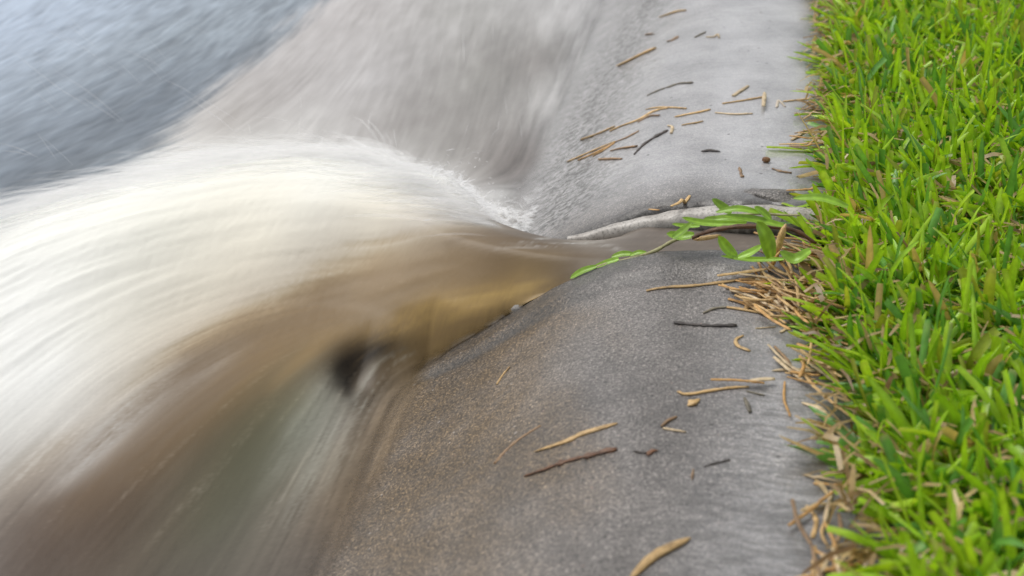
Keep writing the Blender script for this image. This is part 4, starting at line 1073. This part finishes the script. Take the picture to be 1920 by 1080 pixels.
lump('pebble', (.0105, .951, gz(.0105, .951) + .002), (.0055, .0042, .0034), 12, M_STONE, 'small whitish pebble at the left end of the straw heap', 'pebble', amp=.2)
lump('seed_case', (.0155, 1.218, gz(.0155, 1.218) + .0025), (.0038, .0033, .0026), 13, M_SEED, 'round brown seed case near the lawn above the cracked concrete lump', 'seed case', amp=.15)

# ------------------------------------------------------------------ grass
def blades(n_till, region, seed, per=(2, 4), lean_bias=-.25):
    rng = np.random.default_rng(seed)
    x0, x1, y0, y1 = region
    tx = rng.uniform(x0, x1, n_till); ty = rng.uniform(y0, y1, n_till)
    edge = .078 + .026 * sstep(.95, .62, ty) + .018 * sstep(1.15, 1.6, ty) + .014 * (vnoise(tx * 0, ty, 14, 80) - .5) * 2 + .009 * (vnoise(tx * 0, ty, 45, 81) - .5) * 2
    keep = tx > edge; tx, ty, edge = tx[keep], ty[keep], edge[keep]
    k = rng.integers(per[0], per[1] + 1, len(tx))
    X = np.repeat(tx, k); Y = np.repeat(ty, k); E = np.repeat(edge, k)
    N = len(X)
    X = X + rng.normal(size=N) * .003; Y = Y + rng.normal(size=N) * .003
    near = np.clip(1 - (X - E) / .03, 0, 1)
    az0 = np.repeat(rng.uniform(0, 2 * np.pi, len(tx)), k) + rng.normal(size=N) * 1.2
    lean = np.abs(rng.normal(.68, .48, N)); lean = np.clip(lean, 0, 1.5)
    dx = np.cos(az0) * np.sin(lean) + lean_bias - .25 * near; dy = np.sin(az0) * np.sin(lean) + .05; dz = np.cos(lean) + .0
    d = np.stack([dx, dy, dz], 1); d /= np.linalg.norm(d, axis=1, keepdims=True)
    L = np.clip(rng.gamma(7, .0050, N), .016, .072)
    W = np.clip(rng.normal(.0057, .0013, N), .0028, .0082)
    curl = rng.normal(.5, .75, N)
    hz = np.stack([d[:, 0], d[:, 1], np.zeros(N)], 1); hz /= np.linalg.norm(hz, axis=1, keepdims=True) + 1e-6
    side = np.stack([-hz[:, 1], hz[:, 0], np.zeros(N)], 1)
    tw = rng.normal(size=N) * .7
    n = 7; t = np.array([0, .18, .38, .58, .78, .93, 1.0])
    cut = rng.random(N) < .42
    wp = np.where(cut[:, None], np.array([.62, .82, .95, 1, .97, .90, .82])[None], np.array([.62, .84, 1, .98, .80, .48, .10])[None])
    P = np.stack([X, Y, .113 + .012 * sstep(.05, .12, X)], 1)
    pts = [P]; dirs = [d]
    cd = d.copy()
    for i in range(1, n):
        step = (t[i] - t[i - 1]) * L
        cd = cd + hz * (curl * (t[i] - t[i - 1]))[:, None] - np.array([0, 0, 1]) * (np.abs(curl) * .55 * (t[i] - t[i - 1]) * (1 + t[i]))[:, None]
        cd /= np.linalg.norm(cd, axis=1, keepdims=True)
        pts.append(pts[-1] + cd * step[:, None]); dirs.append(cd.copy())
    V = np.empty((N, n, 3, 3), np.float32)
    for i in range(n):
        T = dirs[i]; s = side * np.cos(tw + .5 * t[i])[:, None] + np.cross(T, side) * np.sin(tw + .5 * t[i])[:, None]
        nn = np.cross(s, T)
        w = (.5 * W * wp[:, i])[:, None]
        V[:, i, 0] = pts[i] - s * w + nn * w * .45
        V[:, i, 1] = pts[i]
        V[:, i, 2] = pts[i] + s * w + nn * w * .45
    V[..., 2] = np.maximum(V[..., 2], .1265 + .0 * V[..., 0])
    # colours
    h = rng.random(N); patch = vnoise(X, Y, 16, 82)
    g1 = np.array([.29, .53, .022]); g2 = np.array([.47, .68, .042]); g3 = np.array([.15, .36, .06]); g4 = np.array([.36, .42, .045]); tan = np.array([.60, .43, .20])
    q = np.clip(h * .75 + patch * .35 - .05, 0, 1)[:, None]
    c = g1 * (1 - q) + g2 * q
    dk = (rng.random(N) < .24)[:, None]; c = np.where(dk, g3, c)
    yl = (rng.random(N) < .07)[:, None]; c = np.where(yl, g4, c)
    dead = (rng.random(N) < .028)[:, None]; c = np.where(dead, tan, c)
    tint = np.empty((N, n, 3, 3), np.float32)
    for i in range(n):
        b = np.clip(1 - t[i] / .3, 0, 1)
        cc = c * (1 - .35 * b) + np.array([.30, .34, .09]) * .35 * b
        if i >= n - 2:
            brown = (cut & (rng.random(N) < .30))[:, None]
            f = .55 if i == n - 1 else .2
            cc = np.where(brown, cc * (1 - f) + np.array([.52, .44, .20]) * f, cc)
        tint[:, i, 0] = cc * .78; tint[:, i, 1] = cc * 1.18; tint[:, i, 2] = cc * 1.02  # fold shading painted in: one half darker, midrib highlighted
    base = (np.arange(N) * n * 3)[:, None, None]
    ii = np.arange(n - 1)[None, :, None] * 3; jj = np.arange(2)[None, None]
    a = (base + ii + jj).ravel()
    F = np.stack([a, a + 1, a + 4, a + 3], 1)
    return V.reshape(-1, 3), F, tint.reshape(-1, 3)

V, F, C = blades(20500, (.035, .42, .45, 2.6), 21)
tag(obj('grass', mesh_np('grass', V, F, cols={'tint': C}), M_GRASS), 'short bright green broad bladed lawn grass edging the kerb', 'grass', kind='stuff')

# dead thatch lying between the blades
def thatch(n, seed):
    rng = np.random.default_rng(seed)
    x = rng.uniform(.045, .40, n); y = rng.uniform(.45, 2.5, n)
    e = .055 + .014 * (vnoise(x * 0, y, 14, 80) - .5) * 2; keep = x > e; x, y = x[keep], y[keep]; n = len(x)
    a = rng.uniform(0, np.pi * 2, n); L = rng.uniform(.01, .035, n); w = rng.uniform(.0006, .0017, n)
    z = .126 + rng.uniform(0, .026, n); sl = rng.normal(size=n) * .3
    d = np.stack([np.cos(a), np.sin(a), sl], 1) * L[:, None] * .5; s = np.stack([-np.sin(a), np.cos(a), rng.normal(size=n) * .4], 1) * w[:, None]
    P = np.stack([x, y, z], 1)
    mid = np.array([0, 0, 1]) * (L * .12)[:, None]
    V = np.stack([P - d - s, P - d + s, P + mid - s * 1.1, P + mid + s * 1.1, P + d - s * .6, P + d + s * .6], 1)
    b = np.arange(n) * 6
    F = np.concatenate([np.stack([b, b + 1, b + 3, b + 2], 1), np.stack([b + 2, b + 3, b + 5, b + 4], 1)])
    h = rng.random(n)[:, None]
    c = np.array([.20, .115, .045]) * (1 - h) + np.array([.66, .49, .24]) * h
    return V.reshape(-1, 3), F, np.repeat(c, 6, 0)
V, F, C = thatch(8000, 33)
tag(obj('thatch', mesh_np('thatch', V, F, cols={'tint': C}), M_GRASS), 'dead brown thatch lying between the green blades of the lawn', 'thatch', kind='stuff')

# ------------------------------------------------------------------ foam spray
def spray():
    rng = np.random.default_rng(55)
    dxi = (NX - 1) / (wx[-1] - wx[0]); ly = math.log(3.0 / .40)
    Vs = []; Fs = []; Cs = []; Os = []
    def idx(x, y):
        return np.clip(((y > 0) * np.log(np.maximum(y, .41) / .40) / ly * (NY - 1)).astype(int), 0, NY - 1), np.clip(((x - wx[0]) * dxi).astype(int), 0, NX - 1)
    # roots on the gush: crest and back edge
    N = 4200
    r = rng.uniform(.25, .95, N); th = np.radians(rng.normal(-17.5, 3.6, N) + swing(r))
    x = .05 - r * np.cos(th); y = 1.075 - r * np.sin(th)
    n = 7
    jy, ix = idx(x, y)
    z = WZ2[jy, ix] + np.abs(rng.normal(size=N)) * .006
    f = fl[jy, ix].copy()
    ang = rng.normal(size=N) * .16 - .12
    f = np.stack([f[:, 0] * np.cos(ang) - f[:, 1] * np.sin(ang), f[:, 0] * np.sin(ang) + f[:, 1] * np.cos(ang)], 1)
    vz = np.abs(rng.normal(0, .20, N)) + .02
    L = rng.uniform(.03, .11, N); W = rng.uniform(.0008, .0030, N)
    c0 = col[jy, ix]
    al = rng.uniform(.04, .19, N)
    P = np.empty((N, n, 3)); 
    for i in range(n):
        s = i / (n - 1)
        P[:, i, 0] = x + f[:, 0] * L * s; P[:, i, 1] = y + f[:, 1] * L * s
        P[:, i, 2] = z + vz * L * s - .55 * L * s * s * (vz + .25)
    T = np.gradient(P, axis=1); T /= np.linalg.norm(T, axis=2, keepdims=True)
    eye = np.array([-.05, -.25, 1.0]); S = np.cross(T, eye); S /= np.linalg.norm(S, axis=2, keepdims=True)
    prof = np.sin(np.pi * np.linspace(.06, .97, n))
    V = np.stack([P - S * (W[:, None] * prof)[..., None], P + S * (W[:, None] * prof)[..., None]], 2)
    b = (np.arange(N) * n * 2)[:, None] + np.arange(n - 1)[None] * 2; b = b.ravel()
    F = np.stack([b, b + 1, b + 3, b + 2], 1)
    tint = np.repeat(np.clip(c0 * .25 + .66, 0, .9), n * 2, 0).reshape(-1, 3)
    o = (al[:, None, None] * prof[None, :, None] * np.ones((1, 1, 2))).reshape(-1)
    V = V.reshape(-1, 3)
    # single flung drops caught as fine threads of water
    k0 = len(V); V2 = []; F2 = []
    for (w, pts) in SPRAY:
        Q = catmull(pts, 8); T2, S2, N2 = frames(Q, (-.2, -.9, .45)); pr = np.sin(np.pi * np.linspace(.08, .95, 8))
        for i in range(8): V2 += [Q[i] - S2[i] * w * .5 * pr[i], Q[i] + S2[i] * w * .5 * pr[i]]
        for i in range(7): F2.append((k0, k0 + 1, k0 + 3, k0 + 2)); k0 += 2
        k0 += 2
    V = np.vstack([V, V2]); F = np.vstack([F, F2])
    tint = np.vstack([tint, np.full((len(V2), 3), .8)]); o = np.concatenate([o, np.concatenate([np.full(16 * 13, .42), np.full(len(V2) - 16 * 13, .34)])])
    nd = 1100
    cx = np.minimum(rng.normal(-.246, .030, nd), -.203); cy = rng.normal(1.215, .038, nd)
    hop = np.where(rng.random(nd) < .12, np.abs(rng.normal(0, .020, nd)), np.abs(rng.normal(0, .005, nd)))
    ctr = np.stack([cx, cy, np.maximum(water_z(cx, cy), kerb_z(cx, np.maximum(cy, Y_FAR))) + .002 + hop], 1)
    wd = np.where(hop > .008, rng.uniform(.0004, .0009, nd), rng.uniform(.0006, .0018, nd))[:, None]; ld = wd * rng.uniform(1.5, 6, nd)[:, None]
    a_ = rng.normal(0, .6, nd)[:, None]
    ux = np.hstack([np.cos(a_), np.sin(a_) * .8, np.sin(a_ * 1.7) * .4]); uy = np.hstack([-np.sin(a_), np.cos(a_), .25 + 0 * a_])
    kq = len(V); Vd = np.stack([ctr - ux * ld, ctr - uy * wd, ctr + ux * ld, ctr + uy * wd], 1).reshape(-1, 3)
    V = np.vstack([V, Vd]); F = np.vstack([F, kq + np.arange(nd * 4).reshape(-1, 4)])
    tint = np.vstack([tint, np.full((nd * 4, 3), .88)]); o = np.concatenate([o, np.repeat(rng.uniform(.10, .42, nd), 4)])
    return mesh_np('spray', V, F, cols={'tint': tint}, vattr={'opacity': o})
tag(obj('spray', spray(), M_SPRAY), 'fine white spray threads flying off the crest of the gushing water', 'spray', kind='stuff')

# ------------------------------------------------------------------ light, camera
w = bpy.data.worlds.new('World'); scene.world = w; w.use_nodes = True
nt = w.node_tree; nt.nodes.clear()
EL, AZ = math.radians(58), math.radians(300)
sky = nt.nodes.new('ShaderNodeTexSky'); sky.sky_type = 'NISHITA'; sky.sun_disc = False
sky.sun_elevation = EL; sky.sun_rotation = AZ; sky.air_density = 1.0; sky.dust_density = 3.0
hs = nt.nodes.new('ShaderNodeHueSaturation'); hs.inputs['Saturation'].default_value = .20
bg = nt.nodes.new('ShaderNodeBackground'); bg.inputs['Strength'].default_value = .15
ou = nt.nodes.new('ShaderNodeOutputWorld')
nt.links.new(sky.outputs[0], hs.inputs['Color']); nt.links.new(hs.outputs[0], bg.inputs['Color']); nt.links.new(bg.outputs[0], ou.inputs['Surface'])
sl = bpy.data.lights.new('sun', 'SUN'); sl.energy = 1.5; sl.angle = math.radians(40); sl.color = (1, .97, .92)
so = bpy.data.objects.new('sun', sl); COL.objects.link(so)
sd = Vector((math.sin(AZ) * math.cos(EL), math.cos(AZ) * math.cos(EL), math.sin(EL)))
so.rotation_euler = sd.to_track_quat('Z', 'Y').to_euler()

cam = bpy.data.cameras.new('camera'); co = bpy.data.objects.new('camera', cam); COL.objects.link(co)
cam.sensor_width = 36; cam.lens = 2667 / 1920 * 36
R = Matrix([list(map(float, r)) for r in CAM_R])
co.matrix_world = Matrix.Translation((0, 0, CAM_Z)) @ R.to_4x4()
cam.clip_start = .02; cam.clip_end = 500
cam.dof.use_dof = True; cam.dof.focus_distance = 1.17; cam.dof.aperture_fstop = 7.5
scene.camera = co
scene.view_settings.view_transform = 'Standard'; scene.view_settings.look = 'None'; scene.view_settings.exposure = 0
scene.cycles.transparent_max_bounces = 32
